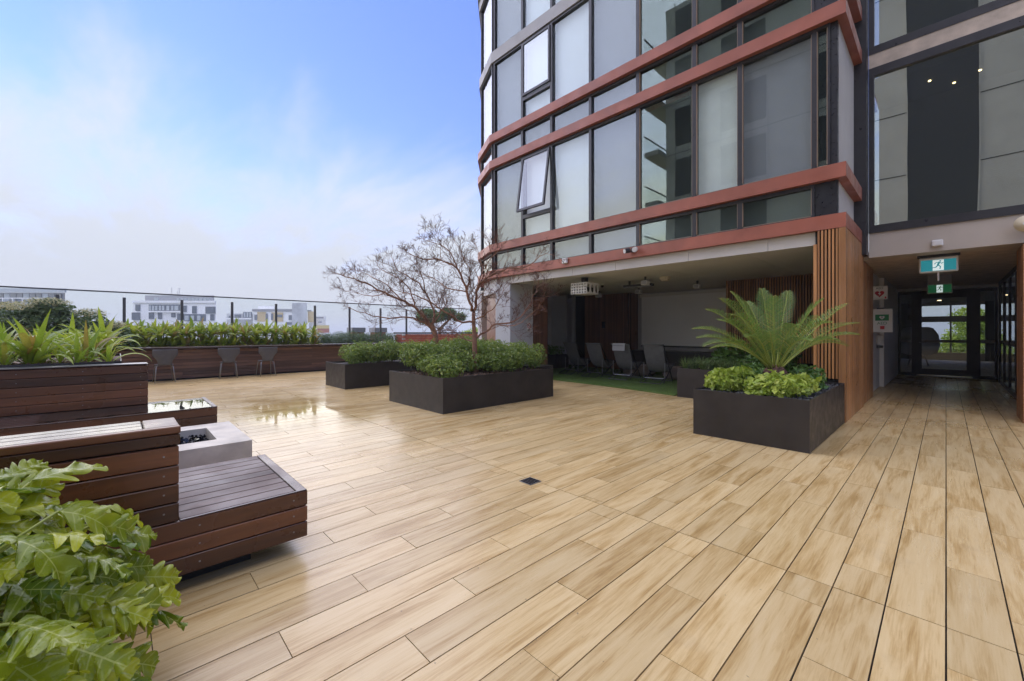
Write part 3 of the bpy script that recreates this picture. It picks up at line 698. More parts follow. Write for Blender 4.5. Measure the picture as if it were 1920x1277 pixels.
for x,y,l in ((-7.85,11.4,'leftmost small white speaker under the soffit by the dark timber wall'),(-6.3,11.2,'small white speaker under the soffit above the screen centre'),(-4.5,11.0,'small white speaker under the soffit near the cedar slat wall'),(-5.05,9.3,'white box speaker nearest the front of the soffit')): ceiling_box(x,y,l)
sdn=thing('smoke_detector',(-4.9,9.9,2.6),'round cream detector on the soffit','detector')
MB().lathe((-4.75,9.7,2.655),[(.13,0),(.13,-.05),(.115,-.06)],24).build('body',M['cream_plastic'],sdn,smooth=False); MB().lathe((-4.75,9.7,2.594),[(.10,0),(.10,-.03),(.08,-.04)],24).build('lens',M['cream_plastic'],sdn)
ht=thing('strip_heater',(-5.6,9.6,2.5),'long dark strip heater mounted under the soffit','heater')
MB().box(-5.95,-5.15,9.75,9.93,2.49,2.55).build('body',M['mullion'],ht); MB().box(-5.92,-5.18,9.77,9.91,2.478,2.489).build('element',M['grey_cloth'],ht)
for x in (-5.8,-5.3): MB().box(x-.02,x+.02,9.82,9.86,2.551,2.655).build('bracket',M['mullion'],ht)
cm=thing('dome_camera',(-6.5,9.6,2.6),'small round white camera on the soffit behind the projector cage','camera')
MB().lathe((-6.7,9.9,2.655),[(.06,0),(.06,-.03)],16).build('base',M['white_plastic'],cm); MB().lathe((-6.7,9.9,2.625),[(.045,0),(.04,-.04),(.015,-.06)],16).build('dome',M['mullion'],cm,smooth=True)
sp=thing('twin_spotlight',(-4.36,7.55,2.95),'pair of small white faced spotlights on the lowest red band','spotlight')
for dx,mt,dirx in ((-.07,'mullion',-.5),(.07,'white_plastic',.35)):
    d=Vector((dirx,-1,-.25)).normalized(); c=Vector((-4.36+dx,7.50,2.96))
    MB().tube([c,c+d*.11],.05,16).build('lamp_head',M[mt],sp); MB().tube([c+d*.108,c+d*.116],.042,16).build('lens',M['white_plastic'],sp)
MB().box(-4.40,-4.32,7.51,7.556,2.92,3.0).build('bracket',M['mullion'],sp)
sb=thing('band_sensor',(-6.12,7.5,2.95),'small white square sensor on the lowest red band','sensor')
MB().bbox(-6.19,-6.05,7.49,7.555,2.90,3.02,.01).build('body',M['white_plastic'],sb); MB().box(-6.13,-6.115,7.486,7.4895,2.91,3.01).build('seam',M['grey_cloth'],sb)
hs=thing('horn_loudspeaker',(.78,9.44,2.83),'cream horn loudspeaker on the beam at the right edge','loudspeaker')
MB().lathe((.78,9.30,2.84),[(.115,0),(.105,.02),(.05,.10),(.035,.14)],24,'Y').build('horn',M['cream_plastic'],hs,smooth=True); MB().lathe((.78,9.28,2.84),[(.03,0),(.03,.04)],12,'Y').build('driver',M['white_plastic'],hs); MB().box(.74,.82,9.44,9.495,2.79,2.88).build('bracket',M['white_plastic'],hs)
el=thing('emergency_light',(-.09,9.45,2.72),'small white square emergency fitting on the beam above the exit sign','emergency light')
MB().bbox(-.16,-.03,9.42,9.498,2.67,2.77,.012).build('body',M['white_plastic'],el); MB().box(-.13,-.06,9.417,9.4195,2.69,2.75).build('lens',M['white_plastic'],el)
# running man exit signs
def running_man(cx,y,cz,s,mat,parent):
    def P(pts): return [(cx+a*s,y,cz+b*s) for a,b in pts]
    m=MB()
    m.add([(cx+.22*s+.11*s*math.cos(k*.5236),y,cz+.62*s+.11*s*math.sin(k*.5236)) for k in range(12)],[tuple(range(12))])
    def limb(a,b,w):
        a,b=Vector(a),Vector(b); d=(b-a).normalized(); n=Vector((-d.y,d.x))*w
        m.add(P([tuple(a+n),tuple(a-n),tuple(b-n),tuple(b+n)]),[(0,1,2,3)])
    for a,b,w in (((.12,.5),(-.05,.0),.11),((.1,.45),(.38,.25),.05),((.38,.25),(.55,.4),.045),((.05,.45),(-.25,.42),.05),((-.25,.42),(-.4,.18),.045),((-.03,.02),(.25,-.2),.065),((.25,-.2),(.18,-.55),.06),((-.05,.0),(-.25,-.3),.065),((-.25,-.3),(-.6,-.34),.055)): limb(a,b,w)
    return m.build('running_figure',mat,parent)
e1=thing('exit_sign',(-.09,9.9,2.5),'large lit blue green running man exit sign hanging at the walkway mouth','exit sign')
MB().box(-.34,.16,9.88,9.98,2.56,2.598).build('mount',M['mullion'],e1); MB().bbox(-.32,.14,9.885,9.95,2.30,2.555,.015).build('housing',M['white_plastic'],e1)
MB().box(-.295,.115,9.880,9.884,2.325,2.51).build('panel',M['exit_teal'],e1); MB().box(-.155,-.025,9.8765,9.8795,2.33,2.505).build('centre_panel',M['exit_white'],e1)
running_man(-.09,9.8755,2.415,.11,M['exit_teal'],e1)
MB().tube([(-.09,9.92,2.30),(-.09,9.92,2.16)],.012,8).build('drop_rod',M['white_plastic'],e1)
e2=thing('exit_sign',(-.1,13.5,2.3),'smaller dark green running man exit sign above the entrance door','exit sign')
MB().box(-.29,.09,13.47,13.53,2.39,2.598).build('mount',M['grey_cloth'],e2); MB().bbox(-.30,.10,13.46,13.52,2.18,2.388,.01).build('housing',M['white_plastic'],e2)
MB().box(-.285,.085,13.454,13.459,2.195,2.375).build('panel',M['exit_green'],e2); MB().box(-.15,-.05,13.450,13.4535,2.2,2.37).build('centre_panel',M['exit_white'],e2); running_man(-.10,13.449,2.285,.09,M['exit_green'],e2)
# AED signs
def text(txt,size,loc,mat,parent,name='lettering'):
    cu=bpy.data.curves.new(name,'FONT'); cu.body=txt; cu.size=size; cu.align_x='CENTER'; cu.extrude=.0006
    t=bpy.data.objects.new(name,cu); col.objects.link(t); dg=bpy.context.evaluated_depsgraph_get(); dg.update()
    me=bpy.data.meshes.new_from_object(t.evaluated_get(dg)); bpy.data.objects.remove(t); bpy.data.curves.remove(cu)
    me.materials.clear(); me.materials.append(mat)
    b=WL[parent.name]; o=bpy.data.objects.new(name,me); col.objects.link(o); o.parent=parent; o.location=(loc[0]-b.x,loc[1]-b.y,loc[2]-b.z); o.rotation_euler=(rad(90),0,0); WL[o.name]=b; return o
def heart(cx,y,cz,s,mat,parent):
    pts=[]
    for k in range(28):
        t=2*math.pi*k/28; pts.append((cx+s*.0625*16*math.sin(t)**3,y,cz+s*.0625*(13*math.cos(t)-5*math.cos(2*t)-2*math.cos(3*t)-math.cos(4*t))))
    return MB().add(pts,[tuple(range(28))]).build('heart_symbol',mat,parent)
def bolt(cx,y,cz,s,mat,parent):
    return MB().add([(cx+a*s,y,cz+b*s) for a,b in ((.1,.5),(-.3,-.05),(-.02,-.05),(-.12,-.5),(.3,.1),(.02,.1))],[(0,1,2),(0,2,5),(2,3,4),(2,4,5)]).build('bolt_symbol',mat,parent)
a1=thing('aed_sign',(-1.0,11.6,2.1),'white AED sign with red heart projecting above the cabinet','sign')
MB().box(-1.10,-.84,11.60,11.606,1.99,2.27).build('plate',M['white_plastic'],a1); heart(-.965,11.5975,2.11,.075,M['sign_red'],a1); bolt(-.965,11.5955,2.11,.09,M['white_plastic'],a1); text('AED',.062,(-.965,11.598,2.205),M['sign_black'],a1); MB().box(-.885,-.86,11.597,11.5995,2.005,2.045).build('red_mark',M['sign_red'],a1)
a2=thing('aed_cabinet',(-1.0,11.9,1.6),'white AED cabinet with green heart symbol on the walkway wall','cabinet')
MB().bbox(-1.10,-.78,11.90,12.08,1.30,1.80,.008).build('box',M['white_plastic'],a2); MB().box(-1.06,-.84,11.893,11.8985,1.55,1.68).build('green_panel',M['sign_green'],a2); heart(-.95,11.891,1.615,.045,M['white_plastic'],a2); bolt(-.95,11.889,1.615,.05,M['sign_green'],a2)
text('AED',.085,(-.95,11.897,1.465),M['sign_green'],a2); MB().box(-.98,-.91,11.893,11.8985,1.365,1.435).build('red_mark',M['sign_red'],a2); MB().box(-1.04,-.93,11.94,12.04,1.80,1.83).build('alarm_dome',M['mullion'],a2)
hd=thing('hand_sanitiser',(-1.05,12.6,1.1),'white hand sanitiser dispenser on the walkway wall below the cabinet','dispenser')
MB().bbox(-1.098,-.97,12.5,12.62,1.0,1.25,.03).build('body',M['white_plastic'],hd); MB().box(-1.09,-.985,12.505,12.615,.94,1.0).build('spout',M['mullion'],hd)

# ================================================================== TIMBER BENCHES
def board(parent,x0,x1,y0,y1,z0,z1,mat,name='board'):
    return MB().bbox(x0,x1,y0,y1,z0,z1,.004).build(name,M[mat],parent)
screwm=MB().lathe((0,0,0),[(.0045,0),(.0045,.0012)],8,'X').mesh('screw',M['steel_light'])
def screws(parent,x,ys,zs):
    b=WL[parent.name]
    for y in ys:
        for z in zs: link('screw',screwm,parent,(x-b.x,y-b.y,z-b.z))
# near bench with tall back wall
nbn=thing('timber_bench',(-3.1,.3,0),'near dark timber bench with slatted seat floating over the planks','bench')
Z0,BH=.09,.092
for k in range(3):
    board(nbn,-2.645,-2.62,-3.2,.815,Z0+k*BH,Z0+(k+1)*BH-.005,'merbau_y')
    board(nbn,-3.57,-2.647,.79,.8149,Z0+k*BH,Z0+(k+1)*BH-.005,'merbau_x')
    board(nbn,-3.60,-3.575,-3.2,.814,Z0+k*BH,Z0+(k+1)*BH-.005,'merbau_y')
ZS=Z0+3*BH
n=9; w=(3.60-2.64)/n
for k in range(n): board(nbn,-3.60+k*w+.0025,-3.60+(k+1)*w-.0025,.2195,.755,ZS-.024,ZS,'merbau_seat','slat')
board(nbn,-3.60,-2.62,.758,.812,ZS-.0045,ZS+.0005,'merbau_x','end_slat')
board(nbn,-2.638,-2.6195,.22,.812,ZS-.004,ZS+.0008,'merbau_top','edge_slat')
MB().box(-3.5,-2.75,-3.1,.55,.0,ZS-.03).build('plinth',M['black_void'],nbn)
MB().box(-3.57,-2.65,-3.1,.785,Z0+.005,ZS-.026).build('carcass',M['black_void'],nbn)
screws(nbn,-2.6203,(.74,.30,-.3),[Z0+k*BH+.045 for k in range(3)])
nbw=thing('timber_back_wall',(-2.76,-1.5,ZS),'near dark timber backrest wall with wet capping behind the lobed plant','wall')
zs=[ZS+.001,ZS+.095,ZS+.187,ZS+.279,ZS+.376,ZS+.432]
for k in range(4): board(nbw,-2.645,-2.62,-3.2,.217,zs[k],zs[k+1]-.005,'merbau_y')
board(nbw,-2.647,-2.616,-3.2,.222,zs[4]+.004,zs[5],'merbau_y')
board(nbw,-2.65,-2.614,-3.2,.224,zs[5]+.003,zs[5]+.038,'merbau_y')
for k in range(5): board(nbw,-2.885,-2.647,.192,.2168,zs[k],zs[k+1]-.005,'merbau_x')
for k in range(5): board(nbw,-2.912,-2.887,-3.2,.217,zs[k],zs[k+1]-.005,'merbau_y')
ZT=zs[5]+.038
MB().box(-2.88,-2.65,-3.15,.19,ZS,zs[5]).build('core',M['black_void'],nbw)
for x0,x1 in ((-2.905,-2.83),(-2.826,-2.745),(-2.741,-2.652)): board(nbw,x0,x1,-3.2,.085,zs[5]+.002,ZT,'merbau_top','capping_board')
board(nbw,-2.905,-2.652,.089,.222,zs[5]+.002,ZT,'merbau_x','capping_end')
MB().box(-2.745,-2.741,-.0,.087,ZT-.01,ZT-.002).build('joint_gap',M['black_void'],nbw)
screws(nbw,-2.6203,(.16,-.35,-.9),[(zs[k]+zs[k+1])/2 for k in range(4)])
# far bench
fb=thing('timber_bench',(-6.6,.4,0),'far dark timber bench end with rain water standing on its top','bench')
ZF=.40
for k in range(3):
    board(fb,-6.125,-6.10,-3.4,.87,.09+k*.103,.09+(k+1)*.103-.005,'merbau_y'); board(fb,-7.1,-6.127,.845,.8699,.09+k*.103,.09+(k+1)*.103-.005,'merbau_x')
for k in range(9): board(fb,-7.1+k*.1085,-7.1+(k+1)*.1085-.005,-3.4,.82,ZF-.024,ZF-.0045,'merbau_top','slat')
board(fb,-7.10,-6.10,.823,.872,ZF-.008,ZF+.003,'merbau_x','end_slat'); board(fb,-6.122,-6.098,-3.4,.8215,ZF-.006,ZF+.003,'merbau_top','edge_slat')
MB().box(-7.08,-6.13,-3.3,.84,.05,ZF-.026).build('carcass',M['black_void'],fb)
MB().box(-7.05,-6.2,-3.3,.6,.0,.05).build('plinth',M['black_void'],fb)
pw=MB(); rp_=random.Random(5); nu,nv=10,40
for i in range(nu+1):
    for j in range(nv+1): pw.v.append((-6.885+i*.0757,-.6+j*.0355,ZF-.002+.0006*math.sin(j*1.9+i*.7)+.0004*math.sin(i*2.3-j)))
for i in range(nu):
    for j in range(nv): a=i*(nv+1)+j; pw.f.append((a,a+nv+1,a+nv+2,a+1))
pwo=pw.build('rain_puddle',M['water'],None,smooth=True); tag(pwo,'shallow rain puddle lying on the far bench top','puddle')
fw_=thing('timber_back_wall',(-7.0,-1.5,ZF),'far dark timber clad wall with pale capping in front of the strap leaf plants','wall')
zs=[ZF+.002+k*.098 for k in range(6)]
for k in range(5):
    board(fw_,-6.945,-6.92,-4.2,.27,zs[k],zs[k+1]-.005,'merbau_y'); board(fw_,-7.2,-6.947,.245,.2699,zs[k],zs[k+1]-.005,'merbau_x')
MB().box(-7.2,-6.95,-4.2,.24,.1,zs[5]).build('core',M['black_void'],fw_)
board(fw_,-7.2,-6.915,-4.2,.275,zs[5]+.001,zs[5]+.014,'merbau_top','capping_board')
MB().box(-7.18,-6.93,-4.2,.26,zs[5]+.0145,zs[5]+.017).build('metal_flashing',M['steel_light'],fw_)
screws(fw_,-6.9203,(.2,-.3,-.8),[(zs[k]+zs[k+1])/2 for k in range(5)])
# fire pit
fp=thing('fire_pit',(-4.5,0,0),'pale concrete fire pit block with black stones between the benches','fire pit')
X0,X1,Y0,Y1,HX0,HX1,HY0,HY1,H=-5.0,-4.0,-2.2,.81,-4.80,-4.23,-1.9,.60,.40
mb=MB()
mb.add([(X0,Y0,H),(X1,Y0,H),(X1,Y1,H),(X0,Y1,H),(HX0,HY0,H),(HX1,HY0,H),(HX1,HY1,H),(HX0,HY1,H),(X0,Y0,.02),(X1,Y0,.02),(X1,Y1,.02),(X0,Y1,.02),(HX0,HY0,H-.2),(HX1,HY0,H-.2),(HX1,HY1,H-.2),(HX0,HY1,H-.2)],
 [(0,1,5,4),(1,2,6,5),(2,3,7,6),(3,0,4,7),(0,8,9,1),(1,9,10,2),(2,10,11,3),(3,11,8,0),(4,5,13,12),(5,6,14,13),(6,7,15,14),(7,4,12,15),(12,13,14,15)])
mb.build('block',M['concrete'],fp); MB().box(X0+.06,X1-.06,Y0+.06,Y1-.06,.0,.02).build('plinth',M['black_void'],fp)
mb=MB(); rc=random.Random(9)
for i in range(700):
    x,y=rc.uniform(HX0+.03,HX1-.03),rc.uniform(-.7,HY1-.03); s=rc.uniform(.012,.024); z=H-.09+rc.uniform(0,.05)+.03*(1-abs((x+4.51)/.28))
    pts=[Vector((x,y,z))+Vector((rc.gauss(0,1),rc.gauss(0,1),rc.gauss(0,1))).normalized()*s for _ in range(6)]
    mb.add(pts,[(0,1,2),(0,2,3),(0,3,4),(0,4,1),(5,2,1),(5,3,2),(5,4,3),(5,1,4)])
mb.build('lava_stone',M['coal'],fp,kind='stuff')
MB().box(HX0,HX1,HY0,HY1,H-.16,H-.09).build('burner_tray',M['coal'],fp)

# ================================================================== BAR LEDGE, STOOLS, WIND SCREEN
bar=thing('bar_ledge',(-14.6,3,0),'long weathered timber bar wall with rounded dark ledge under the planting','bar')
BY0,BY1=-3,8.05; nb_=9; bh=.80/nb_
rb=random.Random(3)
for k in range(nb_):
    y=BY0
    cuts=[BY0]+sorted(rb.sample([-.9,.4,1.3,2.5,3.6,4.7,5.9,6.8],3))+[BY1]
    for a,b in zip(cuts[:-1],cuts[1:]):
        board(bar,-14.70,-14.675,a+.002,b-.002,.02+k*bh,.02+(k+1)*bh-.006,'weathered')
MB().box(-15.0,-14.702,BY0,BY1,0,.82).build('core',M['black_void'],bar)
prof=[(-15.05,.835),(-14.40,.835),(-14.375,.842),(-14.362,.86),(-14.362,.885),(-14.375,.902),(-14.40,.908),(-15.05,.908)]
led=MB(); n_=len(prof)
for y in (BY0,BY1): led.v+=[(x,y,z) for x,z in prof]
led.f=[tuple(range(n_))[::-1],tuple(range(n_,2*n_))]+[(i,(i+1)%n_,n_+(i+1)%n_,n_+i) for i in range(n_)]; led.fix=True
led.build('ledge',M['merbau_top'],bar)
MB().box(-16.4,-15.05,-4,9.2,.0,.80).build('bed_soil',M['soil'],bar)
# bar chairs
def make_stool():
    t=thing('bar_chair',(0,0,0),'x','chair','grey shell chairs at the bar ledge')
    # shell back seen from behind: broad top wing narrowing to a waist, then the seat (local +X faces away from bar)
    def shell(z):
        if z>.66: return .26
        k=(z-.45)/.21; return .13+.13*max(0,k)**.8
    mb=MB(); nz,ny=12,12
    for i in range(nz+1):
        z=.46+(.86-.46)*i/nz; hw=.255 if z>.70 else (.145+.11*max(0,min(1,(z-.52)/.18))**1.6)
        if z>.80: hw=.265-(z-.80)*.35
        for s in (0,1):
            for j in range(ny+1):
                u=-1+2*j/ny; mb.v.append((.20+.03*((z-.46)/.4)-.05*u*u+(.012 if s else 0),u*hw,z))
    st=2*(ny+1)
    for i in range(nz):
        for j in range(ny):
            for s in (0,1):
                a=i*st+s*(ny+1)+j; q=(a,a+1,a+st+1,a+st); mb.f.append(q if s else q[::-1])
        for j in (0,ny): a=i*st+j; mb.f.append((a,a+ny+1,a+st+ny+1,a+st))
    for i in (0,nz):
        for j in range(ny): a=i*st+j; mb.f.append((a,a+1,a+ny+2,a+ny+1))
    mb.fix=True
    mb.build('back_shell',M['stool_shell'],t,smooth=True)
    se=MB(); prof=[]
    for k in range(20):
        a=2*math.pi*k/20; prof.append((-.02+.22*math.cos(a)*(1 if math.cos(a)>0 else 1.05),.2*math.sin(a)))
    se.prism(prof,.445,.462).build('seat_shell',M['stool_shell'],t)
    for sx in (-1,1):
        for sy in (-1,1): MB().tube([(.08*sx,.13*sy,.445),(.13*sx,.17*sy,.40),(.19*sx,.205*sy,.0)],.011,8).build('leg',M['steel_light'],t,smooth=True)
    return t
st0=make_stool()
stl=[('grey shell chair at the ledge closest to the strap leaf planter',-14.05,.86),('middle grey shell chair of three at the bar ledge',-14.05,2.26),('grey shell chair at the ledge farthest from the strap leaf planter',-14.05,3.2)]
for i,(l,x,y) in enumerate(stl):
    o=st0 if i==0 else copy_tree(st0); o['label']=l; o.location=(x,y,0); o.rotation_euler.z=rad((4,-5,6)[i])
    WL[o.name]=Vector((x,y,0))
# wind screen: posts, panes, rail
wsn=thing('glass_balustrade',(-16.2,4,.8),'tall frameless glass wind screen with grey posts and thin top rail','balustrade')
ps_y=[-2.45,-1.16,.12,1.41,2.70,3.99,5.28,6.57,7.86,9.05]
pm=MB().box(-.025,.025,-.035,.035,-.8,1.49).mesh('post',M['rail'])
for y in ps_y: link('post',pm,wsn,(0.05,y-4,0))
for a,b in zip(ps_y[:-1],ps_y[1:]): MB().box(-16.206,-16.194,a+.01,b-.01,.85,2.42).build('pane',M['glass_clear'],wsn)
MB().box(-16.225,-16.175,-2.6,13.2,2.42,2.455).build('top_rail',M['rail'],wsn)
for a,b in ((9.05,10.4),(10.41,11.7),(11.71,13.1)): MB().box(-16.206,-16.194,a+.01,b-.01,.85,2.42).build('pane',M['glass_clear'],wsn)
# brick parapet at the end of the bed
bw=thing('brick_parapet',(-15,8.8,0),'low red brick parapet with dark capping behind the bare trees','wall')
MB().box(-15.58,-14.92,8.22,12.3,0,1.21).build('mortar_core',M['mortar'],bw)
bm_=MB().box(0,.012,.004,.226,.004,.072).mesh('brick',M['brick']); bm2=MB().box(.004,.226,-.012,0,.004,.072).mesh('brick_end',M['brick'])
for k in range(16):
    z=.01+k*.076
    if z<.55: continue
    for j in range(18):
        y=8.2+j*.23-(.115 if k%2 else 0)
        if y>=8.2 and y<12.2: link('brick',bm_,bw,(-14.92+15,y-8.8,z))
    for j in range(3):
        x=-15.6+j*.23-(.115 if k%2 else 0)
        if x>=-15.61: link('brick',bm2,bw,(x+15,8.22-8.8,z))
MB().box(-15.63,-14.87,8.17,12.3,1.235,1.30).build('capping',M['mullion'],bw)
for y,l in ((6.9,'left small brick pier with dark cap behind the bed shrubs'),(7.9,'right small brick pier with dark cap behind the bed shrubs')):
    t=thing('brick_pier',(-16.9,y,0),l,'pier','brick piers beyond the bed')
    c=Vector((-17.6,y+.55,0))
    MB().box(c.x-.25,c.x+.25,c.y-.25,c.y+.25,-1,1.30).build('shaft',M['brick'],t); MB().box(c.x-.29,c.x+.29,c.y-.29,c.y+.29,1.30,1.50).build('cap',M['far_grey'],t)

# ================================================================== PLANTERS
def planter_box(name,label,x0,x1,y0,y1,h,soil='soil',wall=.012):
    t=thing(name,((x0+x1)/2,(y0+y1)/2,0),label,'planter','black steel planters')
    mb=MB(); mb.box(x0,x1,y0,y0+wall,0,h); mb.box(x0,x1,y1-wall,y1,0,h); mb.box(x0,x0+wall,y0+wall,y1-wall,0,h-.0004); mb.box(x1-wall,x1,y0+wall,y1-wall,0,h-.0004)
    mb.build('steel_box',M['planter'],t)
    MB().box(x0+wall,x1-wall,y0+wall,y1-wall,.05,h-.04).build('soil',M[soil],t)
    return t
PH=.57
pl1=planter_box('planter_box','front black planter holding the bare tree and hedge',-7.28,-5.49,3.72,6.38,PH)
pl2=planter_box('planter_box','left black planter with low rounded hedge',-10.6,-9.4,3.72,6.95,PH)
pl3=thing('planter_box',(-7.6,6.6,0),'rear black planter whose corner shows behind the bare tree planter','planter','black steel planters')
MB().prism([(-6.0,6.40),(-6.0,6.97),(-9.36,6.97),(-9.36,5.70),(-7.31,5.70),(-7.31,6.40)],0,PH).build('steel_box',M['planter'],pl3)
pl4=planter_box('planter_box','square black planter holding the cycad at the timber column',-2.24,-1.005,5.35,7.55,PH,'soil')
pl5=planter_box('planter_box','black planter of striped grass behind the cycad planter',-3.74,-1.6,8.16,11.5,PH+.01)
pl6=planter_box('planter_box','black planter of strap leaf plants behind the far timber wall',-9.8,-7.21,-4.2,.03,.935,'bark_chip')
pl7=planter_box('planter_box','small black planter by the grey wall behind the deck chairs',-10.3,-9.5,11.2,11.9,.5)
pl8=planter_box('planter_box','low black planter of the lobed leaf plant at the lower left corner',-2.45,-1.25,-2.3,-.42,.35)
# chips on the soil
def chips(t,x0,x1,y0,y1,z,n,mat,seed,smin=.012,smax=.03,name='mulch_chip'):
    r=random.Random(seed); mb=MB()
    for i in range(n):
        c=Vector((r.uniform(x0,x1),r.uniform(y0,y1),z+r.uniform(0,.02))); a=Vector((r.gauss(0,1),r.gauss(0,1),r.gauss(0,.45))).normalized(); b=a.orthogonal().normalized(); cc=a.cross(b); s=r.uniform(smin,smax)
        mb.obox(c,a*s,b*s*.6,cc*s*.25)
    return mb.build(name,M[mat],t,kind='stuff')
chips(pl4,-2.2,-1.04,5.39,7.5,PH-.04,2200,'stone_chip',1,.008,.02); chips(pl1,-7.2,-5.53,3.76,6.3,PH-.04,1500,'bark_chip',2,.01,.022); chips(pl6,-7.9,-7.24,-1.8,0,.895,900,'bark_chip',3,.015,.035)

# ================================================================== PLANTS
def leaf_cloud(name,parent,mat,pts,size,seed,flat=.35,kind='stuff',norm=None,aspect=.45):
    """pts: list of (pos, outward normal); one folded leaf (4 tris) each"""
    r=np.random.RandomState(seed); n=len(pts); P=np.array([p[0] for p in pts]); Nn=np.array([p[1] for p in pts])
    nr=Nn+r.normal(0,flat,(n,3)); nr/=np.linalg.norm(nr,axis=1)[:,None]
    t=r.normal(0,1,(n,3)); t-=nr*(t*nr).sum(1)[:,None]; t/=np.linalg.norm(t,axis=1)[:,None]; b=np.cross(nr,t)
    L=(size*r.uniform(.65,1.25,n))[:,None]; W=L*aspect
    a0=P-t*L*.5; tip=P+t*L*.5-nr*L*.12; m1=P-t*L*.05+b*W*.5+nr*L*.08; m2=P-t*L*.05-b*W*.5+nr*L*.08
    V=np.stack([a0,m1,tip,m2],1).reshape(-1,3); V=V-np.array(WL[parent.name])
    i=np.arange(n)*4; Fc=np.concatenate([np.stack([i,i+1,i+2],1),np.stack([i,i+2,i+3],1)])
    me=bpy.data.meshes.new(name); me.from_pydata(V.tolist(),[],Fc.tolist()); me.materials.append(M[mat]); me.update()
    o=bpy.data.objects.new(name,me); col.objects.link(o); o.parent=parent; WL[o.name]=WL[parent.name]
    if kind: o['kind']=kind
    return o
def blob_points(blobs,n,seed,fill=.3,zmin=None):
    """points over/in a set of ellipsoids (c, (rx,ry,rz))"""
    r=random.Random(seed); out=[]; ws=[(b[1][0]*b[1][1]+b[1][0]*b[1][2]+b[1][1]*b[1][2]) for b in blobs]
    while len(out)<n:
        c,(rx,ry,rz)=r.choices(blobs,ws)[0]
        d=Vector((r.gauss(0,1),r.gauss(0,1),r.gauss(0,1))).normalized(); k=1+.10*max(0,r.gauss(0,1))-abs(r.gauss(0,fill))
        if k<.2: continue
        p=Vector((c[0]+d.x*rx*k,c[1]+d.y*ry*k,c[2]+d.z*rz*k))
        if zmin is not None and p.z<zmin: continue
        nn=Vector((d.x/rx,d.y/ry,d.z/rz)).normalized()*.8+Vector((0,0,.6)); out.append((tuple(p),tuple(nn.normalized())))
    return out
def stems(name,parent,base,blobs,n,seed,mat='twig'):
    r=random.Random(seed); mb=MB()
    for i in range(n):
        c,(rx,ry,rz)=r.choice(blobs); e=Vector((c[0]+r.uniform(-.6,.6)*rx,c[1]+r.uniform(-.6,.6)*ry,c[2]+r.uniform(-.2,.6)*rz)); b=Vector((c[0]+r.uniform(-.3,.3)*rx,c[1]+r.uniform(-.3,.3)*ry,base))
        mb.tube([b,(b+e)/2+Vector((r.uniform(-.04,.04),r.uniform(-.04,.04),0)),e],[.006,.005,.003],4)
    return mb.build(name,M[mat],parent)
def grid_blobs(x0,x1,y0,y1,z,step,r0,zr,seed,zf=None):
    r=random.Random(seed); out=[]; nx=max(1,round((x1-x0)/step)); ny=max(1,round((y1-y0)/step))
    for i in range(nx):
        for j in range(ny):
            x=x0+(x1-x0)*(i+.5)/nx+r.uniform(-.08,.08); y=y0+(y1-y0)*(j+.5)/ny+r.uniform(-.08,.08); zz=z+r.uniform(-.06,.06)+(zf(x,y) if zf else 0)
            q=r0*r.uniform(.7,1.3); out.append(((x,y,zz),(q,q,zr*r.uniform(.8,1.15))))
    return out
def hedge(name,label,blobs,n,size,seed,mat='leaf_hedge',base=PH-.05,cat='hedge',group=None,zmin=PH-.02,ns=60):
    c=blobs[0][0]; t=thing(name,(c[0],c[1],base),label,cat,group)
    leaf_cloud('foliage',t,mat,blob_points(blobs,n,seed,zmin=zmin),size,seed); stems('stem',t,base,blobs,ns,seed+1)
    return t
# tree planter: low and open at the front, taller towards the back; gap at the right front edge
b1=[]
for b in grid_blobs(-7.15,-5.65,3.85,6.3,.72,.36,.25,.2,11):
    x,y,z=b[0]
    if x>-5.95 and 4.2<y<5.0: continue
    k=max(0,min(1,(-5.6-x)/1.3))*.75+max(0,min(1,(y-3.9)/2.4))*.25; b1.append(((x,y,z+.16*k),(b[1][0],b[1][1],b[1][2]*(.8+.6*k))))
hedge('planter_hedge','glossy dark green hedge filling the bare tree planter',b1,15000,.075,21,group='planter hedges')
b2=grid_blobs(-10.45,-9.5,3.9,6.8,.78,.42,.29,.26,12)
hedge('planter_hedge','rounded yellow green hedge in the left black planter',b2,9500,.075,22,group='planter hedges')
b3=grid_blobs(-9.2,-7.4,5.75,6.85,.85,.42,.3,.30,13)+grid_blobs(-7.3,-6.05,6.42,6.92,.80,.38,.26,.28,14)
hedge('planter_hedge','tall dense hedge in the rear planter behind the bare tree',b3,11000,.075,23,group='planter hedges')
b7=grid_blobs(-10.2,-9.6,11.25,11.85,.6,.3,.18,.2,15); hedge('planter_hedge','small pale plant in the planter by the grey wall',b7,700,.07,24,'leaf_mid',.45,'plant',None,.45,10)
# bed shrub at the far right of the ledge and the flowering shrub at the left
b8=grid_blobs(-16.0,-15.15,5.0,8.1,1.02,.45,.3,.28,16); hedge('bed_shrub','low grey green shrub in the raised bed right of the broad leaf row',b8,11000,.055,25,'leaf_far',.78,'shrub',None,.85,40)
b9=[((-14.9,-1.3,1.5),(.6,.6,.55)),((-14.6,-.6,1.35),(.55,.5,.5)),((-15.1,-2.0,1.45),(.6,.6,.55)),((-14.7,-.1,1.15),(.4,.4,.4)),((-14.8,-1.2,1.85),(.4,.4,.25))]
fs_=hedge('flowering_shrub','dark leaved shrub with cream flower heads at the far left against the glass',b9,5200,.13,26,'leaf_far',.78,'shrub',None,.85,40)
leaf_cloud('flower_head',fs_,'flower',blob_points([((-14.7,-1.2,2.02),(.4,.4,.1)),((-14.5,-.5,1.78),(.3,.3,.1)),((-14.5,-.05,1.5),(.22,.22,.1)),((-14.5,-1.7,1.9),(.3,.3,.1))],2200,31,zmin=1.4),.04,27,flat=1.0)

